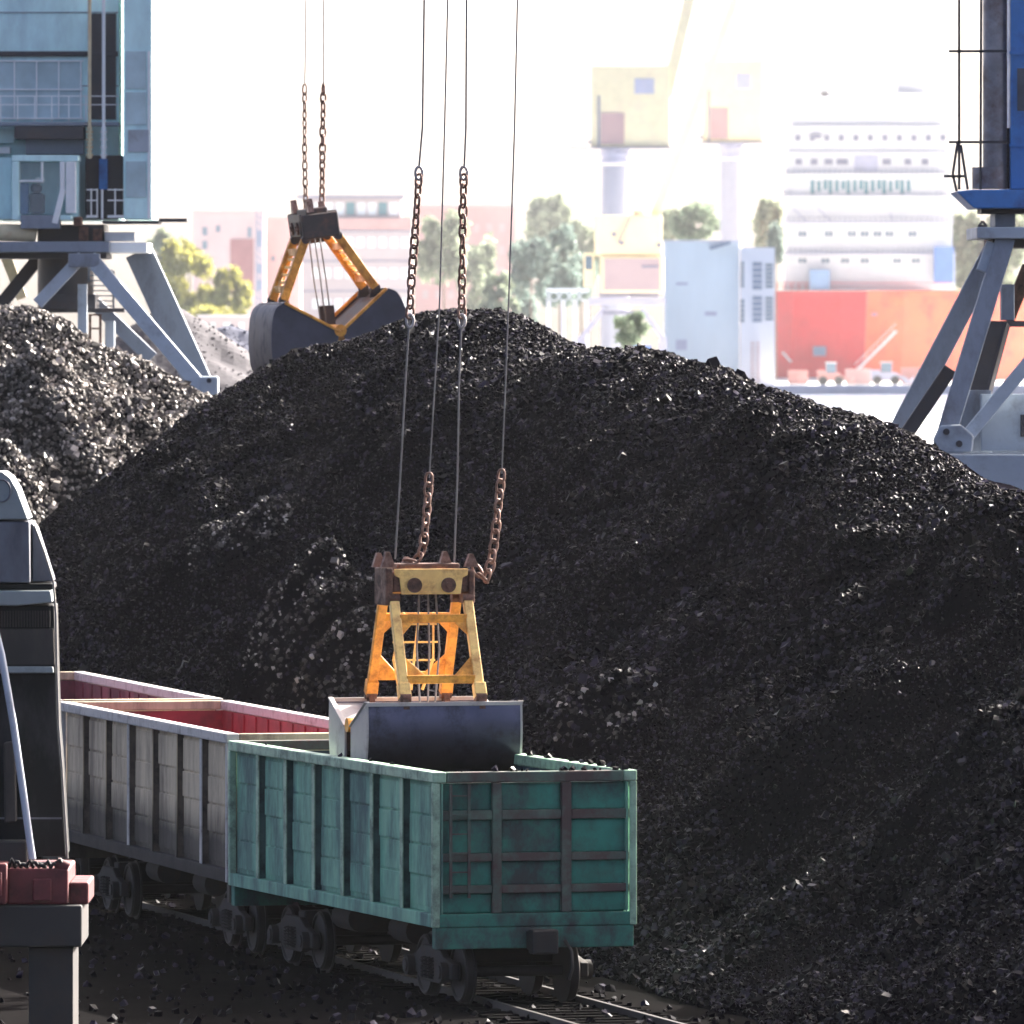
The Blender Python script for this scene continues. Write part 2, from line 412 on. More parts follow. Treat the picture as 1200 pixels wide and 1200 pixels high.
pmat('wheel_steel', (.035, .03, .028), .6, .3)

def make_wagon(corner, th, L, W, ztop, side, end, frame, rim, inside, post, label, nb=7, ladder=True):
    a = Vector((-math.sin(th), math.cos(th), 0)); p = Vector((math.cos(th), math.sin(th), 0))
    c = Vector((corner[0], corner[1], 0)) + p * W / 2 + a * L / 2
    t = thing('gondola_wagon', c, label, 'railway wagon', rz=th, group='open gondola wagons on the coal siding')
    hw, hl, zb = W / 2, L / 2, 1.32
    for s in (-1, 1):
        m = MB(); x0 = s * (hw - .15)
        m.bb(x0 - .012, x0 + .012, -hl + .02, hl - .02, zb + .10, ztop - .17)
        pit = (L - .2) / nb
        for k in range(nb):                                   # pressed plates of the side, each with its own small bulge
            ya = -hl + .1 + k * pit + .13; yb = ya + pit - .26
            zz = [zb + .16, zb + .62, zb + 1.08, zb + 1.52, ztop - .21]
            for q in range(4):
                d = .030 + .022 * ((k * 5 + q * 3) % 4) / 3
                m.bb(x0, x0 + s * d, ya, yb, zz[q] + .018, zz[q + 1] - .018)
        w = m.build('side_wall', side, t, bevel=.006)
        for k in range(nb + 1):
            y = -hl + .1 + k * pit; y = min(max(y, -hl + .09), hl - .09)
            if k in (0, nb): continue
            pm = MB(); pm.bb(x0 + s * .014, x0 + s * .118, y - .05, y + .05, zb + .1, ztop - .165)
            pw = pm.build('side_post', post, w)
            pm = MB(); pm.bb(x0 + s * .120, x0 + s * .142, y - .075, y + .075, zb + .1, ztop - .165); pm.build('post_flange', rim if side == 'green_paint' or k % 3 == 1 else side, t, bevel=.006)
        rm = MB(); rm.bb(s * (hw - .21), s * hw, -hl, hl, ztop - .16, ztop); rm.build('top_rail', rim, t, bevel=.02)
        sl_ = MB(); sl_.bb(s * (hw - .21), s * (hw - .005), -hl + .03, hl - .03, zb - .10, zb + .095); sl_.build('side_sill', side if side == 'green_paint' else 'sill_soot', t, bevel=.01)
        il = MB(); il.bb(s * (hw - .185), s * (hw - .195), -hl + .12, hl - .12, zb + .1, ztop - .17)
        for k in range(nb * 2):
            y = -hl + .3 + k * (L - .4) / (nb * 2); il.bb(s * (hw - .196), s * (hw - .225), y - .03, y + .03, zb + .1, ztop - .18)
        il.build('inner_lining', inside, t)
    for s in (-1, 1):
        y0 = s * (hl - .14); m = MB()
        m.bb(-hw + .15, hw - .15, y0 - .012, y0 + .012, zb + .1, ztop - .17)
        xs = [-hw + .16, -hw + .92, -hw + 1.06, -hw + 1.98, -hw + 2.13, hw - .12]
        zs = [zb + .12, zb + .28, ztop - 1.66, ztop - 1.32, ztop - 1.2, ztop - .71, ztop - .57, ztop - .19]
        for i in (0, 2, 4):
            for j in ((0, 1, 2, 3)):
                za, zc = [(zb + .12, ztop - 1.80), (ztop - 1.66, ztop - 1.33), (ztop - 1.19, ztop - .72), (ztop - .56, ztop - .19)][j]
                if zc > za: m.bb(xs[i] + .02, xs[i + 1] - .02, y0, y0 + s * .035, za, zc)
        w = m.build('end_wall', end, t, bevel=.008)
        for xa, xb in ((xs[1], xs[2]), (xs[3], xs[4])):
            b = MB(); b.bb(xa, xb, y0 + s * .014, y0 + s * .115, zb + .1, ztop - .165); b.build('end_post', frame, w, bevel=.012)
        for za, zc in ((ztop - .71, ztop - .57), (ztop - 1.32, ztop - 1.2), (ztop - 1.79, ztop - 1.67)):
            b = MB()
            for xa, xb in ((xs[0], xs[1] - .003), (xs[2] + .003, xs[3] - .003), (xs[4] + .003, xs[5])):
                b.bb(xa, xb, y0 + s * .014, y0 + s * .10, za, zc)
            b.build('end_rail', frame, w, bevel=.012)
        for sx in (-1, 1):
            b = MB(); b.bb(sx * (hw - .11), sx * (hw - .002), s * (hl - .11), s * (hl - .004), zb - .1, ztop - .162); b.build('corner_post', rim if side == end else 'green_rim' if side == 'green_paint' else rim, t, bevel=.015)
        rm = MB(); rm.bb(-hw + .212, hw - .212, s * (hl - .16), s * hl, ztop - .158, ztop - .002); rm.build('end_top_rail', frame, t, bevel=.02)
        il = MB(); il.bb(-hw + .14, hw - .14, s * (hl - .165), s * (hl - .175), zb + .1, ztop - .17); il.build('inner_lining', inside, t)
        bb = MB(); bb.bb(-hw + .05, hw - .05, s * (hl - .22), s * (hl - .02), zb - .42, zb - .105); bb.bb(-hw + .012, hw - .012, s * (hl - .12), s * (hl - .016), zb - .1, zb + .095)
        bb.build('end_sill', end, t, bevel=.015)
        cp = MB(); cp.bb(-.14, .14, s * (hl - .02), s * (hl + .42), .88, 1.16); cp.bb(-.2, .2, s * (hl + .3), s * (hl + .55), .84, 1.2); cp.build('coupler', 'black_iron', t, bevel=.03)
        if ladder:
            ld = MB()
            for x in (-hw + .27, -hw + .55): ld.bb(x - .02, x + .02, s * hl - s * .01, s * hl + s * .03, ztop - 1.85, ztop - .18)
            for k in range(6):
                z = ztop - .35 - k * .28; ld.bb(-hw + .29, -hw + .53, s * hl + s * .0, s * hl + s * .022, z - .011, z + .011)
            ld.build('ladder', rim if side != 'green_paint' else 'green_frame_rusty', t)
    fl = MB(); fl.bb(-hw + .14, hw - .14, -hl + .17, hl - .17, zb - .02, zb + .06); fl.build('floor', inside, t)
    uf = MB(); uf.bb(-.35, .35, -hl + .2, hl - .2, zb - .35, zb - .03); uf.build('underframe', 'black_iron', t)
    for yb in (-hl + 2.0, hl - 2.0):
        bg = MB(); bg.bb(-.9, .9, yb - .2, yb + .2, .58, .92)
        bo = bg.build('bogie', 'black_iron', t, bevel=.03)
        for sx in (-1, 1):
            sf = MB(); pr = [(-1.22, .62), (-1.22, .40), (-.70, .40), (-.52, .30), (.52, .30), (.70, .40), (1.22, .40), (1.22, .62), (.75, .70), (.45, .84), (-.45, .84), (-.75, .70)]
            sf.prism([(yb + a, b) for a, b in pr], 'x', sx * .93, sx * 1.05); sf.build('side_frame', 'bogie_iron', bo, bevel=.02)
            for dy in (-.2, 0, .2):
                cs = MB(); cs.tube([(sx * 1.09 + .045 * math.cos(q * .9), yb + dy + .045 * math.sin(q * .9), .36 + q * .0075) for q in range(42)], .014, 5); cs.build('spring', 'wheel_steel', bo)
            for yy in (yb - .92, yb + .92):
                ab = MB(); ab.disc((sx * 1.08, yy, .50), 'x', .15, .16, 14); ab.disc((sx * 1.17, yy, .50), 'x', .10, .03, 12); ab.build('axle_box', 'bogie_iron', bo)
        for yy in (yb - .92, yb + .92):
            ax = MB(); ax.disc((0, yy, .50), 'x', .08, 1.7, 12); ax.build('axle', 'wheel_steel', bo)
            for sx in (-1, 1):
                wm = MB(); wm.disc((sx * .80, yy, .50), 'x', .46, .10, 32); wm.disc((sx * .735, yy, .50), 'x', .50, .028, 32); wm.disc((sx * .86, yy, .50), 'x', .15, .03, 16)
                ring = [(sx * .853, yy + .42 * math.cos(q * math.pi / 16), .50 + .42 * math.sin(q * math.pi / 16)) for q in range(32)]
                wm.tube(ring, .03, 6, closed=True); wm.build('wheel', 'wheel_steel', bo)
    for y0 in (-hl * .3, hl * .25):
        tk = MB(); tk.tube([(-.75, y0 - .5, .95), (-.75, y0 + .5, .95)], .2, 14); tk.build('brake_cylinder', 'bogie_iron', t)
    hp = MB(); hp.tube([(.45, -hl - .02, 1.0), (.47, -hl - .28, .86), (.46, -hl - .36, .62), (.42, -hl - .30, .45)], .028, 8); hp.build('brake_hose', 'black_iron', t)
    return t
W1 = make_wagon((-1.16, 149.97), R(16.2), 11.9, 3.13, 3.5, 'green_paint', 'green_paint_end', 'green_frame_rusty', 'green_rim', 'dark_green_inside', 'green_post_shade',
    'green gondola wagon heaped with coal, standing under the lowered yellow grab')
W2 = make_wagon((-4.52, 162.05), R(13.4), 14.1, 3.03, 3.58, 'cream_paint', 'cream_paint', 'cream_paint', 'cream_rim', 'red_inside', 'cream_post_shade',
    'empty cream gondola wagon with bright red inside, coupled behind the green wagon')
th3 = R(12.3)
W3 = make_wagon((-5.05 - 3.0 * math.cos(th3), 178.1 - 3.0 * math.sin(th3)), th3, 14.1, 3.03, 3.55, 'cream_paint', 'cream_paint', 'cream_paint', 'cream_rim', 'plum_inside', 'cream_post_shade',
    'farthest gondola wagon, only its dark plum red inside showing over the cream wagon')

# track under the wagons
tr = MB()
pts = [(1.85 - 1.49 + .2383 * 30, 120.9)] + [(float(rail_x(y)) - 1.48, y) for y in (150.9, 163, 178, 195, 205, 215, 230, 260)]
for s in (-.76, .76):
    for (xa, ya), (xb, yb) in zip(pts[:-1], pts[1:]):
        tr.beam((xa + s, ya, .07), (xb + s, yb, .07), .07, .12)
sp = MB()
for (xa, ya), (xb, yb) in zip(pts[:-1], pts[1:]):
    n = int((yb - ya) / .55)
    for k in range(n):
        f = (k + .5) / n; sp.beam((xa + (xb - xa) * f - 1.3, ya + (yb - ya) * f - .3, .01), (xa + (xb - xa) * f + 1.3, ya + (yb - ya) * f + .3, .01), .24, .06)
tag(sp.build('railway_sleepers', 'ground_soot'), kind='structure')
tag(tr.build('railway_track', 'wheel_steel'), kind='structure')

# coal load in the green wagon
thg = R(16.2)
ag = np.array([-math.sin(thg), math.cos(thg)]); pg = np.array([math.cos(thg), math.sin(thg)]); cg = np.array(W1.location[:2])
def Hload(u, v):
    return 3.0 + fbm(u, v, .5, 4, 91) * .42 + .28 * np.exp(-((v - 1.8) / 1.6) ** 2) - .25 * np.exp(-((v + 4.8) / 1.0) ** 2) - .10 * (np.abs(u) / 1.3) ** 4
us, vs = np.meshgrid(np.arange(-1.34, 1.345, .12), np.arange(-5.74, 5.75, .12)); zs_ = Hload(us, vs)
nx, ny = us.shape[1], us.shape[0]
V = np.stack([us, vs, zs_ - .03], -1).reshape(-1, 3); i = (np.arange(ny - 1)[:, None] * nx + np.arange(nx - 1)[None]).ravel()
T = np.concatenate([np.stack([i, i + 1, i + nx + 1], 1), np.stack([i, i + nx + 1, i + nx], 1)])
n = 6500; u = rng.uniform(-1.3, 1.3, n); v = rng.uniform(-5.7, 5.7, n); s = sizes(n, .05, .16, .03)
lv = np.stack([u, v, Hload(u, v) + s * .15], 1)
n2 = 46; k = rng.random(n2) < .6        # crumbs left lying on the rims
ru = np.where(k, np.sign(rng.random(n2) - .3) * 1.44, rng.uniform(-1.4, 1.4, n2)); rv = np.where(k, rng.uniform(-5.8, 5.8, n2), -5.87)
s2 = rng.uniform(.03, .11, n2); rz = np.full(n2, 3.5) + s2 * .28
nb_ = len(T)
V, T = join((V, T), lumps(lv, s), lumps(np.stack([ru, rv, rz], 1), s2))
o = np_mesh('coal_load', V, T, 'coal', mats=['coal_dust', 'coal'], midx=(np.arange(len(T)) >= nb_).astype(int)); o.location = W1.location; o.rotation_euler = (0, 0, thg)
tag(o, 'load of loose black coal filling the green wagon under the grab', 'coal load')
# ------------------------------------------------------------------ clamshell grabs
pmat('grab_yellow', (.85, .38, .045), .45, var=.22, scale=2.5, dirt=(.30, .095, .02), damt=.46, dscale=3.4, bump=.15, bscale=18)
pmat('grab_cream', (.96, .58, .19), .45, var=.2, scale=2.5, dirt=(.36, .12, .035), damt=.41, dscale=3.4, bump=.1, bscale=18)
pmat('grab_head_dark', (.045, .034, .032), .6, var=.3, dirt=(.13, .07, .05), damt=.4, dscale=4)
pmat('jaw_blue_steel', (.10, .105, .165), .30, .8, var=.25, scale=1.5, dirt=(.03, .026, .026), damt=.40, dscale=1.3, low=((.012, .011, .011), .35, 1.15))  # black lower shell: coal dust plus a painted-in dark reflection
pmat('jaw_grey', (.42, .39, .38), .5, .2, var=.15, scale=2, dirt=(.22, .17, .15), damt=.4, dscale=2)
pmat('jaw_navy', (.05, .052, .075), .5, .3, var=.3, scale=1.5, dirt=(.05, .05, .07), damt=.4, dscale=2)
pmat('sheave_brown', (.16, .075, .05), .5, .3, var=.3, dirt=(.05, .03, .025), damt=.5, dscale=6)
pmat('chain_rust', (.24, .145, .115), .5, .5, var=.35, scale=12, dirt=(.10, .05, .035), damt=.45, dscale=9)
pmat('rope_steel', (.16, .155, .16), .5, .6, var=.2, scale=8)

def rot2(p, c, a):
    y, z = p[0] - c[0], p[1] - c[1]
    return (c[0] + y * math.cos(a) - z * math.sin(a), c[1] + y * math.sin(a) + z * math.cos(a))
def make_grab(loc, rz, rx, sc, opn, label, shell, cap, plate, edge, wide, headdrop):
    g = thing('clamshell_grab', loc, label, 'clamshell grab', rz=rz, rx=rx, group='clamshell coal grabs hanging on ropes')
    g.scale = (sc, sc, sc)
    hx = 1.2
    gi = .03 if wide else .17
    prof = [(gi, .0), (.46, .0), (.78, .13), (1.0, .42), (1.1, .85), (1.08, 1.36)]
    if wide: prof = [(gi, .0), (.55, .0), (1.05, .10), (1.20, .48), (1.25, .98), (1.21, 1.26), (1.08, 1.38)]
    hinge = (0., .98)
    for s in (-1, 1):
        def tr(p): return rot2((p[0] * s, p[1]), hinge, s * opn)
        sh = MB()                                              # curved shell, 3 cm plate
        t_ = [tr(p) for p in prof]; ti = [tr((p[0] - .03 if p[1] > .05 else p[0], p[1] + (.03 if p[1] < .4 else 0))) for p in prof]
        n = len(prof)
        fine = []
        for i in range(n - 1):
            for k in range(4):
                q = k / 4; p0 = prof[max(i - 1, 0)]; p1 = prof[i]; p2 = prof[i + 1]; p3 = prof[min(i + 2, n - 1)]
                fine.append(tuple(.5 * (2 * p1[j] + (p2[j] - p0[j]) * q + (2 * p0[j] - 5 * p1[j] + 4 * p2[j] - p3[j]) * q * q + (3 * p1[j] - p0[j] - 3 * p2[j] + p3[j]) * q ** 3) for j in (0, 1)))
        fine.append(prof[-1])
        vs = []
        for x in (-hx, hx):
            for p in fine: vs.append((x, *tr(p)))
        m_ = len(fine)
        sh.add(vs, [(i, i + 1, m_ + i + 1, m_ + i) for i in range(m_ - 1)], True)
        vs = []
        for x in (-hx, hx):
            for p in fine: vs.append((x, *tr((p[0] - .035, p[1] + .02))))
        sh.add(vs, [(i, i + 1, m_ + i + 1, m_ + i) for i in range(m_ - 1)], True)
        # lip and wear strip along the top edge
        c0, c1 = tr((1.10, 1.33)), tr((1.10, 1.39))
        jaw = sh.build('jaw', shell, g)
        st = MB(); st.beam((-hx - .03, *tr((1.075, 1.35))), (hx + .03, *tr((1.075, 1.35))), .075, .06); st.build('jaw_rim', cap, jaw)
        tp = MB(); q = [tr(p) for p in ((1.03, 1.30), (gi + .03, .94), (gi + .03, .90), (1.03, 1.26))]
        tp.prism(q, 'x', -hx + .02, hx - .02); tp.build('inner_plate', plate, jaw)
        for sx in (-1, 1):
            ep = MB(); poly = [tr(p) for p in fine] + [tr((1.0, 1.37)), tr((gi, .97))]
            ep.prism(poly, 'x', sx * (hx + .002), sx * (hx + .035))
            ep.build('end_plate', cap if cap != 'edge' else shell, jaw)
            ee = MB(); ee.beam((sx * (hx + .02), *tr((gi - .01, .985))), (sx * (hx + .02), *tr((1.06, 1.385))), .12 if wide else .08, .05 if wide else .025); ee.build('edge_bar', edge if wide else cap, jaw, bevel=.008)
    hub = MB(); hub.tube([(-hx - .05, 0, 1.0), (hx + .05, 0, 1.0)], .11, 14)
    hub.bb(-hx + .1, hx - .1, -.09, .09, .80, 1.02); hub.build('hinge_beam', edge, g)
    ax = .60; zt = 2.93 - headdrop; zb = {}
    tops = {}; bots = {}
    for s in (-1, 1):
        b_ = rot2((s * .98, 1.44), hinge, s * opn)
        for sx in (-1, 1):
            T_ = Vector((sx * .585, s * .30, zt)); B_ = Vector((sx * ax, *b_)); tops[sx, s] = T_; bots[sx, s] = B_
            m = MB(); m.beam(B_, T_, .10 if not wide else .15, .15, up=(1, 0, 0))
            m.beam(B_ + (T_ - B_) * .0, B_ + (T_ - B_) * .14, .15, .19, up=(1, 0, 0))
            arm = m.build('arm', 'grab_cream' if (s < 0 and not wide) else 'grab_yellow', g, bevel=.015)  # near arms paler: warm sun on them put into the colour
            for C_, r_ in ((B_, .085), (T_, .075)):
                e_ = MB(); e_.disc(C_, 'x', r_, .17, 14)
                if C_ is B_: e_.prism([(C_.y - .07, C_.z + .02), (C_.y + .07, C_.z + .02), (C_.y + .13, C_.z - .17), (C_.y - .13, C_.z - .17)], 'x', C_.x - .045, C_.x + .045)
                e_.build('arm_pin', 'grab_head_dark' if wide else 'sheave_brown', arm)
        for f, hh, gus in ((.185, .13, .34), (.80, .13, .24)):
            A = bots[-1, s].lerp(tops[-1, s], f); B = bots[1, s].lerp(tops[1, s], f)
            d = (tops[1, s] - bots[1, s]).normalized(); m = MB()
            A2 = A + Vector((.055, 0, 0)); B2 = B - Vector((.055, 0, 0))
            m.beam(A2, B2, hh, .10, up=(0, 1, 0))
            sg = 1 if f < .5 else -1
            for C, w in ((A2, 1), (B2, -1)):                  # gusset plates in the corners
                u_ = d * sg; nrm = Vector((1, 0, 0)).cross(d).normalized() * .02
                tri = [C + u_ * .05, C + u_ * (.05 + gus), C + u_ * .05 + Vector((w * gus * .95, 0, 0))]
                m.add([t - nrm for t in tri] + [t + nrm for t in tri], [(0, 1, 2), (5, 4, 3), (0, 3, 4, 1), (1, 4, 5, 2), (2, 5, 3, 0)])
            m.build('crossbar', 'grab_yellow', g, bevel=.01)
        if wide:                                               # lattice plate between the two arms of a side
            m = MB()
            for f in (.3, .42, .55, .68):
                m.beam(bots[-1, s].lerp(tops[-1, s], f), bots[1, s].lerp(tops[1, s], f), .05, .03, up=(0, 1, 0))
            m.build('arm_lacing', 'grab_cream', g)
    # head
    zc = zt + .12
    m = MB(); m.bb(-.60, .60, -.30, .30, zc - .02, zc + .30) if not wide else m.bb(-.40, .40, -.24, .24, zc - .04, zc + .2); m.bb(-.72, -.603, -.34, .34, zc - .22, zc + .36); m.bb(.603, .70, -.34, .34, zc - (.2 if not wide else .12), zc + .32)
    m.bb(-.5, .5, -.2, .2, zc + (.302 if not wide else .203), zc + .42)
    hd = m.build('head', 'grab_head_dark' if wide else 'sheave_brown', g, bevel=.03)
    for s in (-1, 1):
        fp = MB(); fp.prism([(-.59, .34), (.59, .34), (.58, .24), (.50, .20), (.47, -.05), (-.47, -.05), (-.50, .20), (-.58, .24)], 'y', s * .303, s * .345)
        for i in range(len(fp.v)): x, y, z = fp.v[i]; fp.v[i] = (x, y, z + zc)
        f_ = fp.build('head_plate', 'grab_cream' if not wide else 'grab_head_dark', hd, bevel=.01)
        for x in (-.27, .27):
            sv = MB(); sv.disc((x, s * .36, zc + .09), 'y', .115, .04, 20); sv.disc((x, s * .385, zc + .09), 'y', .05, .03, 14); sv.build('sheave_cover', 'sheave_brown', hd)
    for x, y, hgt in ((-.66, -.2, .2), (-.72, .1, .18), (.68, -.15, .16), (-.3, 0, .12), (.28, -.1, .2), (.35, .12, .12)):
        lg = MB(); lg.prism([(x - .10, zc + .36), (x + .12, zc + .36), (x + .03, zc + .40 + hgt), (x - .03, zc + .40 + hgt)], 'y', y - .05, y + .05); lg.build('rope_lug', 'chain_rust', hd)
    # closing ropes and rope ladder inside the frame
    for x, y in ((-.12, -.1), (.06, .06), (.15, -.05)):
        r_ = MB(); r_.tube([(x, y, zc), (x * 1.4, y * 1.1, zc - .9), (x * .8, y, 1.05)], .016 / sc ** .5, 6); r_.build('closing_rope', 'rope_steel', g)
    if not wide:
        ld = MB()
        yb = .62
        for x in (-.32, .0, .3): ld.beam((x * .75, yb * .55, 2.7), (x * 1.02, yb * 1.02, 1.98), .034, .034); ld.beam((x * 1.02, yb * 1.02, 1.98), (x * .6, yb * 1.3, 1.5), .034, .034)
        for z, y, w in ((2.52, .43, .33), (2.24, .56, .36), (1.96, .66, .34)): ld.beam((-w, y, z), (w, y, z), .028, .028)
        ld.build('ladder', 'grab_cream', g)
    else:
        for x in (-.3, .3):
            b = MB(); b.beam((x, 0, 1.05), (x, .02, 1.45), .09, .16); b.build('rope_guide', 'grab_head_dark', g)
    return g
G1 = make_grab(P(519, 822, 157.0) * 1, R(16.2), 0, 1.0, R(0), 'yellow framed clamshell grab with blue steel jaws closed in the green wagon', 'jaw_blue_steel', 'jaw_grey', 'jaw_grey', 'grab_yellow', False, 0)
G1.location = (-1.33, 157.0, 2.93)
DG = 243.
G2 = make_grab((0, 0, 0), R(-79), R(8), 1.32, R(14), 'rusty yellow clamshell grab with dark navy jaws hanging open behind the coal heap crest', 'jaw_navy', 'jaw_navy', 'grab_head_dark', 'grab_yellow', True, .25)
G2.location = P(394, 388, DG) + Vector((0, 0, -.98 * 1.32))

# ------------------------------------------------------------------ hoist ropes
def chain_mb(m, pts, pitch, wid, r):
    pts = [Vector(p) for p in pts]; L = [0]
    for a, b in zip(pts[:-1], pts[1:]): L.append(L[-1] + (b - a).length)
    def at(s):
        s = min(max(s, 0), L[-1])
        for i in range(len(L) - 1):
            if s <= L[i + 1]: return pts[i].lerp(pts[i + 1], (s - L[i]) / max(L[i + 1] - L[i], 1e-6))
        return pts[-1]
    n = int(L[-1] / pitch)
    for k in range(n):
        a, b = at(k * pitch), at((k + 1) * pitch); d = (b - a).normalized(); c = (a + b) / 2
        u = d.cross(Vector((.3, 1, .1))).normalized(); v = d.cross(u)
        ang = R(35 + 90 * (k % 2)) + random.uniform(-.35, .35); w = u * math.cos(ang) + v * math.sin(ang)
        ring = []
        hl = pitch * .5 + r * 1.2
        for j in range(14):
            t = 2 * math.pi * j / 14; e = math.copysign(abs(math.sin(t)) ** .7, math.sin(t))
            ring.append(c + d * (hl * math.cos(t)) + w * (wid * e))
        m.tube(ring, r, 6, closed=True)
def hoist2(label, runs, chain, D, rr, sh, **k):
    t = thing('hoist_rope', P(*runs[-1][-1], D), label, 'hoist rope', group=k.pop('grp', 'hoist ropes of the lowered grab'))
    for run in runs:
        m = MB(); m.tube([P(x, y, D) for x, y in run], rr, 6); m.build('wire_rope', 'rope_steel', t, world=True)
    m = MB(); chain_mb(m, [P(x, y, D) for x, y in chain], k.get('pitch', .155), k.get('wid', .062), k.get('cr', .022)); m.build('chain', 'chain_rust', t, world=True)
    for s in sh:
        m = MB(); c = P(*s, D); ring = [c + Vector((.055 * math.sin(q), 0, .10 * math.cos(q))) for q in [2 * math.pi * j / 14 for j in range(14)]]
        m.tube(ring, .024, 6, closed=True); m.build('shackle', 'jaw_grey', t, world=True)
hoist2('leftmost hoist rope of the lowered grab, chain above the heap crest and wire below', [[(503, -420), (495, 150), (491, 196)], [(480, 372), (475, 450), (469, 560), (463, 655)]], [(491, 206), (486, 280), (482, 330), (480, 377)], 156.8, .017, [(491, 203), (480.5, 376)])
hoist2('third hoist rope from the left on the lowered grab, chain above and wire below', [[(549, -420), (546, 150), (544, 196)], [(541, 372), (538, 450), (536, 560), (532, 664)]], [(543.5, 206), (542, 280), (541, 377)], 157.4, .017, [(543.5, 203), (541, 376)])
hoist2('second hoist rope from the left, bare wire with low chain bent onto grab head', [[(535, -420), (521, 150), (515, 360), (509, 460), (503, 560)]], [(503, 556), (500, 600), (496, 640), (491, 655), (482, 661), (474, 656)], 156.9, .014, [], wid=.07)
hoist2('rightmost of the four hoist ropes, bare wire ending in a slack looped chain', [[(616, -420), (603, 150), (597, 330), (592, 460), (588, 555)]], [(588, 552), (584, 590), (580, 630), (575, 662), (569, 682), (561, 672), (553, 658)], 157.2, .014, [], wid=.07)
hoist2('left of the two thin hoist chains on the open grab behind the heap', [[(361, -420), (358, 60), (357, 100)]], [(357, 100), (357, 180), (359, 262)], DG, .016, [], pitch=.20, wid=.055, cr=.022, grp='hoist chains of the open grab')
hoist2('right of the two thin hoist chains on the open grab behind the heap', [[(380, -420), (379, 60), (379, 100)]], [(379, 100), (378, 180), (377, 262)], DG, .018, [], pitch=.20, wid=.075, cr=.028, grp='hoist chains of the open grab')
# ------------------------------------------------------------------ portal cranes near the heaps
pmat('pale_blue_paint', (.60, .86, .86), .5, var=.15, scale=1.0, dirt=(.44, .62, .66), damt=.42, dscale=.9, streak=.4)
pmat('crane_grey', (.20, .235, .29), .55, var=.15, scale=1.0, dirt=(.10, .10, .115), damt=.42, dscale=1.0, streak=.5)
pmat('crane_grey_light', (.36, .41, .46), .5, var=.12, scale=1.0, dirt=(.2, .21, .22), damt=.4, dscale=1.2)
pmat('crane_dark', (.035, .034, .042), .65, dirt=(.07, .05, .045), damt=.4)
pmat('crane_white', (.78, .80, .80), .5, var=.06, dirt=(.5, .5, .5), damt=.32)
pmat('crane_blue', (.03, .19, .52), .45, var=.2, scale=.8, dirt=(.03, .06, .16), damt=.42, dscale=.8)
pmat('seat_black', (.015, .013, .016), .7)
pmat('seat_blue', (.03, .10, .24), .6)
pmat('yellow_drum', (.62, .52, .33), .6, dirt=(.5, .28, .16), damt=.4)
pmat('tank_grey', (.22, .22, .25), .35, .5, var=.3, dirt=(.16, .11, .10), damt=.45)
gl = bpy.data.materials.new('window_glass'); gl.use_nodes = True; b_ = gl.node_tree.nodes['Principled BSDF']
b_.inputs['Base Color'].default_value = (.55, .68, .74, 1); b_.inputs['Roughness'].default_value = .06; b_.inputs['Alpha'].default_value = .14
MATS['window_glass'] = gl
pmat('dark_glass', (.05, .07, .10), .1)
pmat('sky_glass', (.42, .56, .60), .07, var=.3, scale=.5)  # pale base colour paints in the reflected sky

def pb(m, x0, x1, y0, y1, D, dep):          # box filling photo columns x0..x1, rows y0..y1 at distance D, dep metres deep
    a, b = P(x0, y0, D), P(x1, y1, D)
    return m.bb(a.x, b.x, D, D + dep, b.z, a.z)
def part(parent, name, mat, boxes=(), beams=(), D=0, bevel=.02):
    m = MB()
    for b in boxes: pb(m, *b[:4], b[4] if len(b) > 4 else D, b[5] if len(b) > 5 else 1.)
    for b in beams:
        (xa, ya, da), (xb, yb, db), w, h = b
        m.beam(P(xa, ya, da), P(xb, yb, db), w, h, up=(0, 1, 0))
    return m.build(name, mat, parent, world=True, bevel=bevel)

# ---- left crane, pale blue
D = 282.
LC = thing('portal_crane', P(60, HY, D) - Vector((0, 0, HC)), 'pale blue portal crane with glazed operator cab, behind the paler left coal heap', 'crane', group='portal cranes beside the coal heaps')
part(LC, 'deck_beam', 'crane_grey', [(-90, 128, 283, 295.5, D, 5.2)])
part(LC, 'deck_beam', 'crane_white', [(128.5, 172, 284, 296, D + .3, 4.4)])  # white stretch paints the sunlit right end of the beam
part(LC, 'deck_girder', 'crane_dark', [(-70, 125, 296.3, 303, D + .6, 3.8)])
m = MB(); c = P(77, 320, D + 2.2); m.tube([c + Vector((0, 0, 1.2)), c + Vector((0, 0, -1.1))], .78, 20); m.build('slewing_column', 'crane_dark', LC, world=True)
part(LC, 'slewing_column_foot', 'crane_dark', [(50, 112, 345, 362, D + 1.2, 2.4)])
part(LC, 'leg', 'crane_grey_light', beams=[((97, 300, D), (44, 356, D), .32, .3)])
part(LC, 'leg', 'crane_grey_light', beams=[((106, 302, D - .1), (241, 460, D - 1.2), .40, .36)])
part(LC, 'leg_joint', 'crane_grey', [(80, 117, 297, 313, D - .35, .3)])
part(LC, 'leg', 'crane_grey', beams=[((163, 296, D + 4.2), (234, 452, D + 3.8), .78, .5)])
part(LC, 'leg', 'crane_dark', beams=[((44, 304, D + 4), (-6, 366, D + 4), .36, .36)])
part(LC, 'leg', 'crane_grey', beams=[((100, 345, D + 4), (178, 420, D + 4), .38, .3)])
part(LC, 'leg', 'yellow_drum', beams=[((6, 298, D + 6), (26, 350, D + 6), .3, .3)])
part(LC, 'post', 'crane_grey_light', [(91, 102, 333, 440, D + .6, .3)])
ft = part(LC, 'foot_block', 'crane_grey_light', [(232, 256, 441, 470, D - 1.5, .6)], bevel=.06)
m = MB(); m.disc(P(245, 446, D - 1.52), 'y', .07, .06, 12); m.build('foot_pin', 'crane_dark', ft, world=True)
part(LC, 'stair_landing', 'crane_dark', [(100, 146, 361, 366, D + 1.5, 1.3)])
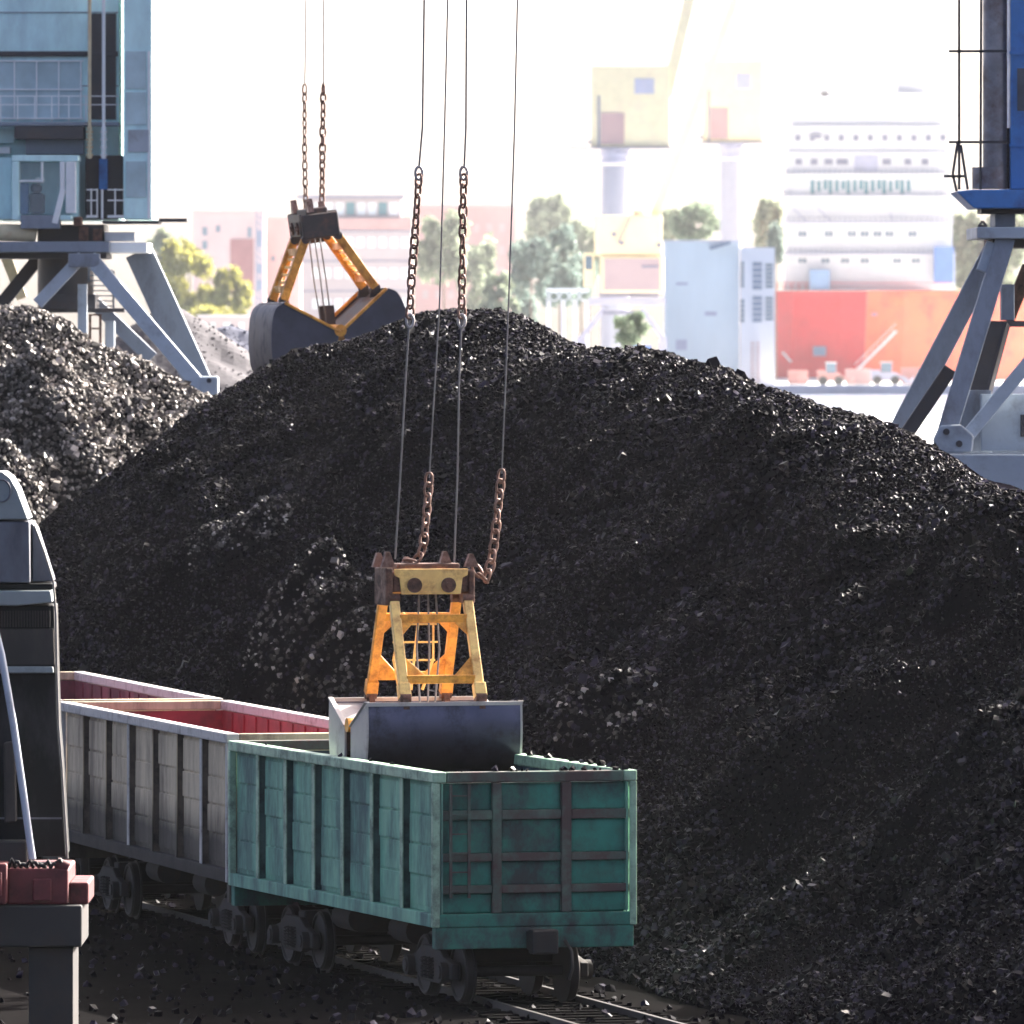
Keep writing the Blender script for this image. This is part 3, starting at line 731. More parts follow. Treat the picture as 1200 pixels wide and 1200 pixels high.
st = MB()
for k in range(8): pb(st, 105, 132, 316 + k * 6, 317.3 + k * 6, D + 1.6 + k * .1, .3)
st.beam(P(104, 312, D + 1.5), P(104, 362, D + 2.4), .06, .06); st.beam(P(133, 318, D + 1.5), P(133, 362, D + 2.4), .06, .06)
st.build('stair', 'crane_grey', LC, world=True)
part(LC, 'stair_frame', 'sheave_brown', [(104, 107, 368, 420, D + 1.6, .1), (116, 119, 368, 420, D + 1.6, .1), (107, 116, 368, 370, D + 1.6, .1), (107, 116, 384, 386, D + 1.6, .1)], bevel=0)
part(LC, 'stair_cabinet', 'crane_grey_light', [(123, 134, 376, 420, D + 2, .8)])
part(LC, 'sill_beam', 'crane_grey', [(-120, 262, 470.5, 492, D - 1.6, 1.1), (-120, 262, 470.5, 492, D + 3.4, 1.1)])
for x in (-110, 250):
    for d in (-1.4, 3.6):
        m = MB(); a = P(x, 492.5, D + d); m.bb(a.x - .45, a.x + .45, D + d, D + d + .8, .02, a.z); m.build('portal_leg', 'crane_grey', LC, world=True)
part(LC, 'catwalk', 'crane_dark', [(120, 186, 258.5, 262, D + .2, 2.5), (186.2, 219, 256, 259.5, D + .2, 2.3)], bevel=0)
part(LC, 'turntable', 'crane_dark', [(44, 122, 263, 282.4, D + .9, 3.2)])
part(LC, 'deck_cabinet', 'crane_white', [(122.5, 158, 272, 282.6, D + .8, 1.2)])
part(LC, 'deck_winch', 'sheave_brown', [(92, 103, 266, 282, D + .3, .4), (109, 119, 268, 282, D + .3, .4), (86, 96, 254, 265, D + .2, .5)])
m = MB(); m.tube([P(-25, 272, D + .5), P(38, 273, D + .5), P(43, 274, D + .5)], .24, 16); m.build('cable_drum', 'yellow_drum', LC, world=True)
# machine house and operator cab
for y_ in (14, 100, 146): part(LC, 'wall_seam', 'crane_grey', [(-140, 139, y_, y_ + 1.2, D + 2.57, .025)], bevel=0)
part(LC, 'wall_panel', 'crane_white', [(-140, 12, 172, 180, D + 2.2, .35)])
part(LC, 'machine_house', 'pale_blue_paint', [(-140, 139, -40, 258, D + 2.6, 5.)])
part(LC, 'roof_band', 'crane_dark', [(17, 98, 148, 163, D + 1.2, 1.3), (-140, 138, 60, 66, D + 2.45, .14)])
part(LC, 'wall_panel', 'crane_grey', [(30, 98, 163.5, 181, D + 2.0, .58)])
part(LC, 'wall_panel', 'pale_blue_paint', [(-140, 14, 185, 257, D + 1.9, .68), (-140, 17, 152, 168, D + 2.3, .28)])
wn = part(LC, 'window', 'sky_glass', [(-140, 96, 72, 138, D + 2.55, .045)], bevel=0)
fr = MB()
for x in range(-140, 98, 26): pb(fr, x, x + 1.6, 72, 138, D + 2.5, .05)
for y in (70.5, 104, 138): pb(fr, -140, 98, y, y + 1.6, D + 2.49, .07)
fr.build('window_frame', 'crane_white', wn, world=True)
part(LC, 'louvre_door', 'crane_dark', [(104, 136, 16, 140, D + 2.53, .06)], bevel=0)
rl = MB()
for y in (112, 122): pb(rl, -140, 139, y, y + 1.2, D + 1.3, .04)
for x in range(-140, 140, 20): pb(rl, x, x + 1.2, 112, 147, D + 1.29, .04)
rl.build('railing', 'crane_white', LC, world=True)
part(LC, 'gallery', 'crane_grey', [(-140, 139, 143, 147.5, D + 1.25, 1.2)])
cab = part(LC, 'operator_cab', 'pale_blue_paint', [(14, 92, 182, 189, D, 1.9), (14, 22, 189.3, 258, D, 1.9), (84, 92, 189.3, 258, D + .9, 1.), (22.3, 83.7, 252, 258, D, 1.9), (22.3, 83.7, 189.3, 251.7, D + 1.75, .12)])
part(cab, 'cab_frame', 'crane_white', [(70, 76, 189.5, 224, D - .04, .12), (77, 89, 189.5, 250, D - .05, .14), (48, 50.5, 189.5, 214, D - .03, .08), (22.5, 48, 211, 213.5, D - .03, .08)], [((74, 222, D), (64, 262, D), .17, .12)])
part(cab, 'window', 'window_glass', [(22.5, 70, 190, 251, D + .06, .02)], bevel=0)
stt = part(cab, 'driver_seat', 'seat_black', [(34, 52, 226, 251, D + .7, .5), (36, 49, 215, 226, D + .8, .3)], bevel=.08)
part(cab, 'control_desk', 'seat_blue', [(23, 33, 214, 251, D + .7, .5)], bevel=.04)
part(cab, 'headrest', 'crane_white', [(41, 52, 208, 214.5, D + .8, .2)], bevel=.06)
part(cab, 'cab_floor_pan', 'crane_grey', [(24, 70, 252, 268, D - .05, .9)])
part(LC, 'side_passage', 'crane_dark', [(100, 144, 182, 256, D + 1.9, .65)])
part(LC, 'blue_door', 'crane_blue', [(116, 126, 186, 222, D + 1.7, .15)])
rl = MB()
for y in (221.5, 234, 252):
    pb(rl, 101, 114, y, y + (1.6 if y < 250 else 3.5), D + .8, .05); pb(rl, 126, 145, y, y + (1.6 if y < 250 else 3.5), D + .8, .05)
for x in (106, 113, 134): pb(rl, x, x + 1.7, 221, 255, D + .79, .04)
pb(rl, 118.5, 121, 222, 258, D + .79, .06)
rl.build('railing', 'crane_white', LC, world=True)
rc = part(LC, 'rear_cabin', 'pale_blue_paint', [(144.5, 178, -40, 257, D + 1.0, 4.5)])
part(rc, 'window', 'sky_glass', [(147.5, 171, 189, 231, D + .96, .03)], bevel=0)
for y0, y1 in ((60, 104), (108, 146)): part(rc, 'window', 'sky_glass', [(147.5, 171, y0, y1, D + .96, .03)], bevel=0)
part(rc, 'window_sheet', 'crane_grey_light', [(150, 174, 152, 178, D + .95, .04)], bevel=0)
part(rc, 'corner_trim', 'crane_white', [(173, 176, 60, 256, D + .97, .025)], bevel=0)
for x, q in ((105, 'yellow_drum'), (121.5, 'crane_white')):
    m = MB(); m.tube([P(x, -60, D + 1.2), P(x, 186, D + 1.2)], .05, 8)
    for k in range(9): m.disc(P(x, 150 + k * 4.5 if k < 8 else 184, D + 1.2), 'z', .10 if k % 2 else .07, .06, 10)
    m.build('hoist_pipe', q, LC, world=True)

# ---- right crane, dark blue
D = 216.
RC = thing('portal_crane', P(1180, HY, D) - Vector((0, 0, HC)), 'dark blue portal crane on splayed grey legs at the right edge behind the coal heap', 'crane', group='portal cranes beside the coal heaps')
part(RC, 'deck_beam', 'crane_grey_light', [(1145, 1330, 266, 279.5, D, 5)])
part(RC, 'deck_girder', 'crane_dark', [(1163, 1320, 280.2, 290, D + .5, 4)])
m = MB(); m.beam(P(1147, 265, D + .3), P(1151.5, 259, D + .3), .05, .05); m.beam(P(1151.5, 259, D + .3), P(1156, 265, D + .3), .05, .05); m.beam(P(1146, 265, D + .3), P(1157, 265, D + .3), .06, .06); m.build('lifting_lug', 'crane_dark', RC, world=True)
part(RC, 'leg', 'crane_grey', beams=[((1169, 284, D + 4.4), (1052, 508, D + 4.0), .44, .4)])
lg_ = part(RC, 'leg', 'crane_grey', beams=[((1178, 280.5, D + .4), (1108, 512, D - .6), .40, .42)])
part(RC, 'leg', 'crane_grey_light', beams=[((1162, 284, D + .35), (1150, 318, D + .3), .22, .2)])
part(RC, 'brace', 'crane_dark', beams=[((1114, 432, D + 2), (1060, 512, D + 2), .30, .3)])
part(RC, 'brace', 'crane_grey_light', beams=[((1236, 388, D - .2), (1126, 520, D - .5), .28, .3)])
fb = MB(); pl = [P(*q, D) for q in ((1100, 498), (1124, 497), (1139, 510), (1137, 529), (1096, 531), (1092, 515))]
fb.prism([(v.x, v.z) for v in pl], 'y', D - .95, D - .35); fb = fb.build('foot_block', 'crane_grey_light', RC, world=True, bevel=.04)
for q in ((1109, 506), (1124, 520)):
    m = MB(); m.disc(P(*q, D - .97), 'y', .07, .06, 14); m.build('foot_pin', 'crane_dark', fb, world=True)
part(RC, 'base_cabinet', 'crane_grey', [(1127, 1162, 457, 531, D + .8, 1.2)])
part(RC, 'base_panel', 'crane_grey_light', [(1150, 1260, 462, 529, D + .1, .6)])
part(RC, 'base_hatch', 'crane_dark', [(1196, 1216, 486, 512, D + .05, .04)], bevel=0)
sb = part(RC, 'sill_beam', 'crane_grey_light', [(1085, 1340, 533, 577, D - 1.1, 1.2)])
part(RC, 'sill_beam', 'crane_grey', [(1040, 1340, 520, 560, D + 3.6, 1.0)])
part(sb, 'sill_flange', 'crane_white', [(1084, 1341, 577.3, 582, D - 1.2, 1.4)], bevel=0)
for x, d in ((1180, -1.), (1325, -1.), (1120, 3.7), (1325, 3.7)):
    m = MB(); a = P(x, 583 if d < 0 else 561, D + d); m.bb(a.x - .4, a.x + .4, D + d, D + d + .8, 0, a.z); m.build('portal_leg', 'crane_grey', RC, world=True)
m = MB(); a, b = P(1154, 376, D + 1.6), P(1128, 462, D + .9); a2, b2 = P(1180, 380, D + 1.6), P(1158, 462, D + .9)
m.beam(a, b, .08, .16); m.beam(a2, b2, .08, .16)
for k in range(10): m.beam(a.lerp(b, (k + .5) / 10), a2.lerp(b2, (k + .5) / 10), .05, .2, up=(0, 0, 1))
m.build('stair', 'crane_dark', RC, world=True)
m = MB(); m.beam(P(1150, 340, D + 1.6), P(1132, 420, D + .9), .04, .04); m.beam(P(1162, 352, D + 1.5), P(1140, 430, D + .85), .04, .04); m.build('stair_rail', 'crane_dark', RC, world=True)
part(RC, 'stair_landing', 'crane_dark', [(1150, 1300, 376, 383, D + 1.7, 1.5)], bevel=0)
part(RC, 'switch_box', 'crane_grey', [(1174, 1189, 333, 375.5, D + 1.9, .8)])
part(RC, 'brace', 'sheave_brown', beams=[((1206, 312, D + 2.5), (1180, 376, D + 2.5), .3, .3)])
# cabin platform
pf = MB(); q = [P(*v, D) for v in ((1121, 224), (1140, 222), (1330, 222), (1330, 244), (1142, 244))]
pf.prism([(v.x, v.z) for v in q], 'y', D + .2, D + 3.4); pf = pf.build('cab_platform', 'crane_blue', RC, world=True, bevel=.03)
part(pf, 'platform_keel', 'crane_dark', [(1150, 1330, 244.5, 250, D + .8, 2)])
part(RC, 'slewing_neck', 'crane_grey', [(1166, 1190, 250.3, 265.6, D + 1.2, 2.2)])
rl = MB()
for (xa, ya), (xb, yb) in (((1124, -60), (1124, 222)), ((1150, -60), (1149, 222)), ((1112, 166.5), (1180, 166.5)), ((1112, 60), (1180, 60)), ((1106, 206.5), (1130, 206.5)), ((1122, 168), (1116.5, 204)), ((1116.5, 204), (1121, 224)), ((1126, 170), (1134, 222))):
    rl.beam(P(xa, ya, D + .3), P(xb, yb, D + .3), .055, .055, up=(0, 1, 0))
rl.build('railing', 'crane_dark', RC, world=True)
m = MB(); m.tube([P(1166, -60, D + 1.2), P(1166, 196, D + 1.2)], .26, 18); m.tube([P(1160, 196, D + 1.2), P(1160, 221.5, D + 1.2)], .38, 18); m.build('air_tank', 'tank_grey', RC, world=True)
hs = part(RC, 'machine_house', 'crane_blue', [(1184, 1340, -40, 221.5, D + .9, 5)])
for y_ in (60, 168): part(hs, 'wall_rib', 'crane_blue', [(1183, 1330, y_, y_ + 4, D + .85, .045)], bevel=0)
part(hs, 'window', 'dark_glass', [(1192, 1230, 80, 130, D + .86, .03)], bevel=0)
part(hs, 'side_duct', 'crane_dark', [(1176, 1183.5, 150, 221, D + 1.2, .6)])

# ------------------------------------------------------------------ loading machine in the left foreground
pmat('loader_grey', (.21, .245, .25), .5, var=.12, scale=1.2, dirt=(.09, .10, .11), damt=.4, dscale=1.5)
pmat('loader_panel', (.10, .11, .135), .45, var=.2, scale=.9, dirt=(.05, .05, .06), damt=.45, dscale=1.2, streak=.4)
pmat('loader_dark', (.006, .007, .008), .6, spec=.2, var=.3, scale=.9, dirt=(.04, .042, .045), damt=.42, dscale=1.4, streak=.4)
pmat('loader_brown', (.018, .016, .014), .6, var=.3, dirt=(.06, .05, .045), damt=.45, dscale=2, streak=.3)
pmat('loader_red', (.16, .018, .022), .5, var=.25, scale=1.5, dirt=(.03, .012, .012), damt=.5, dscale=1.5)
pmat('edge_cable', (.16, .15, .14), .5, var=.2)
pmat('pole_white', (.42, .46, .52), .45, var=.1, dirt=(.25, .26, .28), damt=.35)
D = 140.
LM = thing('loading_machine', P(-60, HY, D) - Vector((0, 0, HC)), 'tall grey loading machine with dark casing on a red base at the left edge', 'machine')
def prof(name, mat, pts, d0, d1, parent=LM, bevel=.02):
    m = MB(); q = [P(*v, D) for v in pts]; m.prism([(v.x, v.z) for v in q], 'y', D + d0, D + d1)
    return m.build(name, mat, parent, world=True, bevel=bevel)
hd_ = prof('hood', 'loader_grey', [(-190, 553), (3, 553), (12, 560), (20, 574), (33, 609), (-190, 609)], 0, 1.4)
m = MB(); c = P(2, 575, D - .02); m.tube([c + Vector((.12 * math.cos(t), 0, .15 * math.sin(t))) for t in [2 * math.pi * k / 20 for k in range(20)]], .014, 6, closed=True); m.build('ring_mark', 'loader_panel', hd_, world=True)
prof('upper_panel', 'loader_panel', [(-190, 611), (34, 611), (35, 683), (-190, 683)], .05, 1.3)
prof('side_panel', 'loader_panel', [(36, 613), (41, 620), (61, 682), (36, 683)], .4, 1.2)
prof('casing_band', 'loader_dark', [(-190, 684), (61, 684), (62, 691), (-190, 691)], .15, 1.3)
prof('ledge', 'loader_grey', [(-190, 692), (59, 692), (61, 706), (20, 710), (-190, 708)], -.02, 1.3)
lc_ = prof('casing', 'loader_dark', [(-190, 709.5), (63, 709.5), (65, 780), (67, 850), (71, 900), (77, 1004), (-190, 1004)], .12, 1.3)
prof('brown_plate', 'loader_brown', [(-190, 737), (62, 737), (64, 779), (-190, 779)], .06, .118, lc_, 0)
prof('lower_ledge', 'loader_grey', [(-190, 781), (62, 781), (63, 789), (-190, 790)], .0, .116, lc_)
m = MB()
for k in range(34): pb(m, -52 + k * 3.3, -50.2 + k * 3.3, 716, 735, D + .05, .066)
m.build('grille', 'loader_brown', lc_, world=True)
m = MB()
for z in (958,): pb(m, -190, 72, z, z + 2, D + .09, .03)
m.build('seam', 'loader_panel', lc_, world=True)
prof('brown_duct', 'loader_brown', [(5, 870), (18, 868), (20, 962), (6, 964)], -.2, .1)
m = MB(); m.tube([P(x, y, D + .02) for x, y in ((40, 616), (52, 648), (62.5, 682), (65.5, 720), (66.5, 780), (68.5, 850), (72.5, 900), (79, 1006))], .016, 6); m.build('edge_cable', 'edge_cable', LM, world=True)
m = MB(); m.tube([P(x, y, D - .4) for x, y in ((-30, 640), (2, 768), (16, 850), (28, 935), (38, 1007))], .05, 8); m.build('white_pole', 'pole_white', LM, world=True)
part(LM, 'red_base', 'loader_red', [(-190, 8, 1012, 1060, D - 1.0, 2.6), (8.5, 80, 1018, 1060, D - .7, 2.3), (80.5, 104, 1034, 1060, D - .5, 1.8)], bevel=.03)
part(LM, 'base_panel', 'loader_red', [(38, 60, 1030, 1056, D - .78, .07)], bevel=.02)
part(LM, 'base_panel', 'loader_red', [(-20, 2, 1022, 1050, D - 1.07, .06)], bevel=.02)
m = MB(); m.tube([P(66, 1012, D - .6), P(80, 1018, D - .6)], .09, 12); m.build('red_valve', 'loader_red', LM, world=True)
m = MB()
for k in range(9): m.tube([P(10 + k * 7, 1016 - (k * 5) % 7, D - .6), P(14 + k * 7, 1007 + (k * 3) % 8, D - .7), P(18 + k * 7, 1016, D - .6)], .03, 6)
m.build('hoses', 'black_iron', LM, world=True)
part(LM, 'pump_block', 'black_iron', [(-20, 32, 985, 1011, D - .3, .35)], bevel=.03)
part(LM, 'undercarriage', 'black_iron', [(-190, 96, 1061, 1110, D - .8, 2.2)], bevel=.03)
for x in (-150, -60, 60):
    m = MB(); a = P(x, 1110.5, D - .5); m.bb(a.x - .3, a.x + .3, D - .6, D + 1.2, 0, a.z); m.build('support_leg', 'black_iron', LM, world=True)
# ------------------------------------------------------------------ far side of the harbour
pmat('ship_white', (.60, .595, .60), .5, var=.05, scale=.2, dirt=(.50, .48, .47), damt=.3, dscale=.3)
pmat('ship_red', (.54, .010, .018), .5, var=.15, scale=.12, dirt=(.58, .035, .035), damt=.42, dscale=.10)
pmat('ship_orange', (.80, .12, .04), .5, var=.15, scale=.12, dirt=(.66, .06, .05), damt=.42, dscale=.10)
pmat('far_glass', (.10, .22, .25), .15)
pmat('far_window', (.12, .17, .22), .2)
pmat('far_blue', (.10, .20, .50), .5, var=.12, scale=.4)
pmat('deck_box_blue', (.20, .32, .50), .5, var=.1, scale=.4)
pmat('far_yellow', (.80, .68, .42), .55, var=.08, scale=.3, dirt=(.78, .60, .42), damt=.4, dscale=.2)
pmat('far_lavender', (.40, .40, .50), .6, var=.1, scale=.3)
pmat('far_steel', (.22, .22, .28), .6, var=.15, scale=.4)
pmat('column_pale', (.34, .34, .40), .7, scale=.2, var=.06)
pmat('silo_blue', (.62, .68, .70), .7, var=.08, scale=.10, dirt=(.50, .57, .62), damt=.3, dscale=.08, streak=.3)
pmat('tower_white', (.62, .62, .66), .7, var=.05, scale=.1)
pmat('plaster_pink', (.46, .29, .28), .85, var=.08, scale=.12)
pmat('plaster_pale', (.42, .33, .34), .85, var=.08, scale=.12)
pmat('brick_mauve', (.22, .10, .11), .85, var=.12, scale=.3)
pmat('render_white', (.42, .37, .38), .85, var=.06, scale=.12)
pmat('roof_grey', (.26, .26, .30), .8)
pmat('slate_blue', (.14, .19, .28), .6)
pmat('quay_rust', (.46, .22, .20), .7, var=.2, scale=.4)
pmat('bark', (.10, .075, .055), .9, scale=3)
island_mat('leaf_yellow', (.22, .22, .05), (.38, .36, .10), .5, .8, .2, .55)
island_mat('leaf_blue', (.12, .18, .16), (.21, .27, .23), .5, .8, .2, .45)
island_mat('leaf_green', (.13, .19, .13), (.22, .27, .18), .5, .8, .2, .45)
island_mat('leaf_pale', (.18, .22, .15), (.28, .32, .22), .5, .8, .2, .5)

# ---- ship
GZ = -5.45            # the far quay lies lower than the coal yard
MB.thick = 1.7
D = 2700.
SH = thing('cargo_ship', P(1010, HY, D) + Vector((0, 0, GZ - 1 - HC)), 'large red hulled cargo ship with white superstructure moored across the harbour', 'ship')
def hull(name, mat, top, bot, depth):
    m = MB(); a = [P(*q) for q in top]; b = [P(*q) for q in bot]
    n = len(a); vs = a + b
    vs += [v + Vector((2, depth, 0)) for v in a] + [v + Vector((2, depth, 0)) for v in b]
    fs = [(i, i + 1, n + i + 1, n + i) for i in range(n - 1)] + [(2 * n + i, 3 * n + i, 3 * n + i + 1, 2 * n + i + 1) for i in range(n - 1)]
    fs += [(i, 2 * n + i, 2 * n + i + 1, i + 1) for i in range(n - 1)] + [(n + i, n + i + 1, 3 * n + i + 1, 3 * n + i) for i in range(n - 1)]
    fs += [(0, n, 3 * n, 2 * n), (n - 1, 3 * n - 1, 4 * n - 1, 2 * n - 1)]
    m.add(vs, fs); return m.build(name, mat, SH, world=True)
h1 = hull('hull', 'ship_red', [(908, 341, D + 6), (930, 341, D + 1), (985, 341, D), (1016, 341, D + .5)], [(902, 449, D + 8), (925, 449, D + 3), (985, 449, D + 2), (1012, 449, D + 2.5)], 60)
hull('hull_side', 'ship_orange', [(1016.2, 341, D + .5), (1060, 340.5, D + 3), (1150, 340, D + 16), (1260, 339, D + 40)], [(1012.2, 449, D + 2.5), (1056, 449, D + 5), (1146, 448, D + 18), (1256, 447, D + 42)], 45)
part(SH, 'waterline_band', 'ship_white', [(902, 1014, 443, 453, D - 1, 3.2)], bevel=0)
part(SH, 'hull_mark', 'slate_blue', [(953, 968, 406, 417, D + .6, .5)], bevel=0)
part(SH, 'hawse_hole', 'slate_blue', [(1021, 1028, 367, 370, D + .2, .5)], bevel=0)
m = MB(); m.beam(P(917, 413, D + .7), P(927, 424, D + 1), .3, .3); m.build('hull_stripe', 'ship_white', SH, world=True)
rl = MB()
for k in range(24): pb(rl, 910 + k * 8.6, 910.9 + k * 8.6, 331, 340.8, D + 5 + k * .4, .12)
pb(rl, 910, 1116, 331, 332, D + 5.2, .1); pb(rl, 910, 1116, 335.5, 336.2, D + 5.2, .1)
rl.build('deck_railing', 'ship_red', SH, world=True)
sp = part(SH, 'accommodation', 'ship_white', [(920, 1119, 298, 340, D + 8, 18), (922, 1116, 261, 297.9, D + 9, 16), (920, 1117, 229.5, 260.9, D + 10, 14)], bevel=0)
for y_, xa, xb in ((297.9, 914, 1120), (260.9, 918, 1118)): part(SH, 'deck_edge', 'far_lavender', [(xa, xb, y_ - 1.2, y_ + .4, D + 6.5, 1.2)], bevel=0)
rl = MB()
for y_, xa, xb in ((291, 914, 1120), (254, 918, 1118), (223, 908, 931), (223, 1097, 1112), (197, 930, 1098)):
    pb(rl, xa, xb, y_, y_ + .6, D + 6.5, .12)
    for k in range(int((xb - xa) / 6) + 1): pb(rl, xa + k * 6, xa + k * 6 + .5, y_, y_ + 6, D + 6.5, .12)
rl.build('deck_railing', 'far_steel', SH, world=True)
part(SH, 'bridge_wing', 'ship_white', [(908, 1112, 229, 232, D + 8, 8)], bevel=0)
for x_ in list(range(932, 1105, 17)): part(SH, 'upper_window', 'far_steel', [(x_, x_ + 6, 158, 165, D + 12.8, .15)], bevel=0)
br = part(SH, 'bridge', 'ship_white', [(919, 1112, 205, 228.9, D + 10.2, 11), (916, 1114, 203, 204.9, D + 9.6, 12)], bevel=0)
for k in range(17):
    x = 950 + k * 7.0 + (k % 3) * .5; part(br, 'bridge_window', 'far_glass', [(x, x + 4.4, 211 + (k % 4 == 1), 227 - (k % 3) * 2.4, D + 10.0, .19)], bevel=0)
part(SH, 'upper_house', 'ship_white', [(921, 1111, 178, 202.9, D + 12, 9), (923, 1109, 150, 177.9, D + 13, 8), (918, 1113, 147, 149.8, D + 12.6, 9), (928, 1104, 108, 146.8, D + 14, 7), (962, 970, 60, 111.8, D + 14, 3)], bevel=0)
for x_, y_, w_ in ((932, 186, 8), (950, 186, 8), (966, 186, 10), (980, 186, 14), (1034, 186, 10), (1060, 186, 8), (1080, 186, 8)): part(SH, 'upper_window', 'far_steel', [(x_, x_ + w_, y_, y_ + 7, D + (11.8 if y_ > 170 else 12.8), .15)], bevel=0)
part(SH, 'funnel', 'ship_white', [(1052, 1084, 90, 202.9, D + 16, 7)], bevel=0)
part(SH, 'funnel_band', 'far_lavender', [(1051.5, 1084.5, 118, 132, D + 15.9, 7.2)], bevel=0)
m = MB(); m.tube([P(985, 178, D + 15), P(985, 40, D + 15)], .35, 8); m.beam(P(968, 110, D + 15), P(1002, 110, D + 15), .25, .25); m.beam(P(973, 140, D + 15), P(997, 140, D + 15), .25, .25); m.build('mast', 'ship_white', SH, world=True)
part(SH, 'radar', 'far_steel', [(950, 962, 157, 162, D + 12, 1)], bevel=0)
part(SH, 'louvre_panel', 'far_lavender', [(1001, 1029, 182, 200, D + 11.8, .15)], bevel=0)
for xs_, y, h in (((936, 967, 994, 1009, 1024, 1038, 1065), 271, 6), ((936, 963, 986, 1009, 1047, 1069), 303, 5)):
    for x in xs_:
        for dx in (0, 5): part(sp, 'window', 'far_window', [(x + dx, x + dx + 3.6, y, y + h, D + (8.85 if y < 290 else 7.85), .14)], bevel=0)
m = MB()
for x0 in (929, 958): m.beam(P(x0, 244, D + 8.9), P(x0 + 16, 259, D + 8.9), .2, .2)
m.beam(P(1043, 250, D + 9), P(1046, 258, D + 9), .2, .2); m.build('ladder', 'far_lavender', SH, world=True)
tag(part(None, 'shipping_container', 'far_blue', [(1095, 1117.5, 289, 331, D + 2.5, 4.5)]), 'tall blue container standing at the right end of the red ship deck', 'container', 'blue boxes on the ship deck')
tag(part(None, 'shipping_container', 'deck_box_blue', [(949, 972.5, 316, 340, D + 2.5, 4)]), 'small pale blue box on the red ship deck below the windows', 'container', 'blue boxes on the ship deck')
gw = MB(); gw.beam(P(1002, 436, D - 3), P(1050, 388, D - .6), .7, .35)
for k in range(8): q = P(1002, 436, D - 3).lerp(P(1050, 388, D - .6), (k + .5) / 8); gw.beam(q, q + Vector((0, 0, 1)), .08, .08)
gw.beam(P(1002, 427, D - 3), P(1050, 379, D - .6), .1, .1)
tag(gw.build('gangway', 'ship_white'), 'white sloping gangway leaning against the orange side of the ship', 'gangway')
def wheel_loader(px, D, s, mat, label):
    c = P(px, HY, D); c.z = GZ
    t = thing('wheel_loader', c, label, 'wheel loader', group='wheel loaders on the far quay'); t.scale = (1.6, 1.6, 1.6)
    b = MB(); b.bb(-2.2 * s, 1.2 * s, -1, 1, .7, 1.9); b.bb(-2.3 * s, -1.0 * s, -.9, .9, 1.91, 2.3); b.build('body', mat, t, bevel=.1)
    c_ = MB(); c_.bb(-.9 * s, .6 * s, -.8, .8, 1.92, 3.4); c_.build('cab', 'far_window', t, bevel=.1)
    r = MB(); r.bb(-1.0 * s, .7 * s, -.9, .9, 3.41, 3.55); r.build('roof', 'ship_white', t)
    k = MB(); k.prism([(2.2 * s, .3), (3.4 * s, .25), (3.5 * s, 1.3), (2.9 * s, .6), (2.3 * s, 1.3)], 'y', -1.3, 1.3); k.beam((1.0 * s, -.5, 1.6), (2.5 * s, -.5, .8), .25, .3); k.build('bucket', mat, t)
    for x in (-1.4 * s, 1.0 * s):
        for y in (-1., 1.): w_ = MB(); w_.disc((x, y, .7), 'y', .7, .5, 16); w_.build('wheel', 'black_iron', t)
    return t
wheel_loader(975, 2500, 1.0, 'quay_rust', 'reddish wheel loader on the far quay in front of the red hull'); wheel_loader(1040, 2520, 1.15, 'far_lavender', 'greyish wheel loader on the far quay below the orange hull')
for px, w, h, q in ((935, 3, 2.2, 'quay_rust'), (1006, 4, 2.4, 'plaster_pink'), (1075, 5, 2.6, 'quay_rust')):
    c = P(px, HY, 2540); c.z = GZ
    m = MB(); m.bb(-w / 2, w / 2, -1.2, 1.2, .2, h)
    for k in range(int(w * 2) + 1): m.bb(-w / 2 + k * .5 - .04, -w / 2 + k * .5 + .04, -1.26, -1.2, .2, h)
    m.bb(-w / 2 + .1, w / 2 - .1, -1, 1, 0, .2)
    o = m.build('skip', q); o.location = c; o.scale = (1.6, 1.6, 1.6)
    tag(o, {935: 'small rusty skip on the far quay under the left end of the hull', 1006: 'pinkish skip on the far quay between the two wheel loaders', 1075: 'widest rusty skip on the far quay right of the loaders'}[px], 'skip', 'skips on the far quay')

# ---- far towers
D = 2460.
ST = thing('storage_silo', P(822, HY, D) - Vector((0, 0, HC)), 'pale blue windowless silo block behind the right shoulder of the coal heap', 'silo')
a, b = P(779, 284, D), P(866, 284, D); sv = MB(); sv.bb(a.x, b.x, D, D + 12, GZ, a.z); sv.build('wall', 'silo_blue', ST, world=True)
part(ST, 'roof_edge', 'tower_white', [(777.5, 867.5, 281.5, 283.9, D - .3, 12.6)], bevel=0)
for x0, x1, y0, y1 in ((792, 806, 331, 334), (826, 840, 365, 370), (792, 805, 398, 410)): part(ST, 'wall_vent', 'far_lavender', [(x0, x1, y0, y1, D - .12, .11)], bevel=0)
part(ST, 'roof_canopy', 'slate_blue', beams=[((832, 291, D - .5), (856, 283.5, D - .5), .5, 2.0)])
TW = thing('stair_tower', P(888, HY, D) - Vector((0, 0, HC)), 'narrow white tower with dark slotted windows left of the red ship', 'tower')
a, b = P(868, 290, D - 2), P(908, 290, D - 2); sv = MB(); sv.bb(a.x, b.x, D - 2, D + 9, GZ, a.z); sv.build('wall', 'tower_white', TW, world=True)
def slots(x0, x1, y0, y1, n, mat):
    h = (y1 - y0) / n
    for k in range(n): part(TW, 'window', mat, [(x0, x1, y0 + k * h + .8, y0 + (k + 1) * h - .5, D - 2.14, .13)], bevel=0)
slots(868.5, 872, 306, 337, 6, 'far_window'); slots(882, 893, 306, 340, 5, 'slate_blue'); slots(897, 906, 308, 338, 6, 'far_window'); slots(882, 893, 346, 378, 5, 'slate_blue'); slots(897, 906, 347, 376, 6, 'far_window'); slots(868.5, 872, 350, 378, 5, 'far_window')
m = MB(); 
for x in (881, 889): m.beam(P(x, 400, D - 2.2), P(x, 456, D - 2.2), .12, .12)
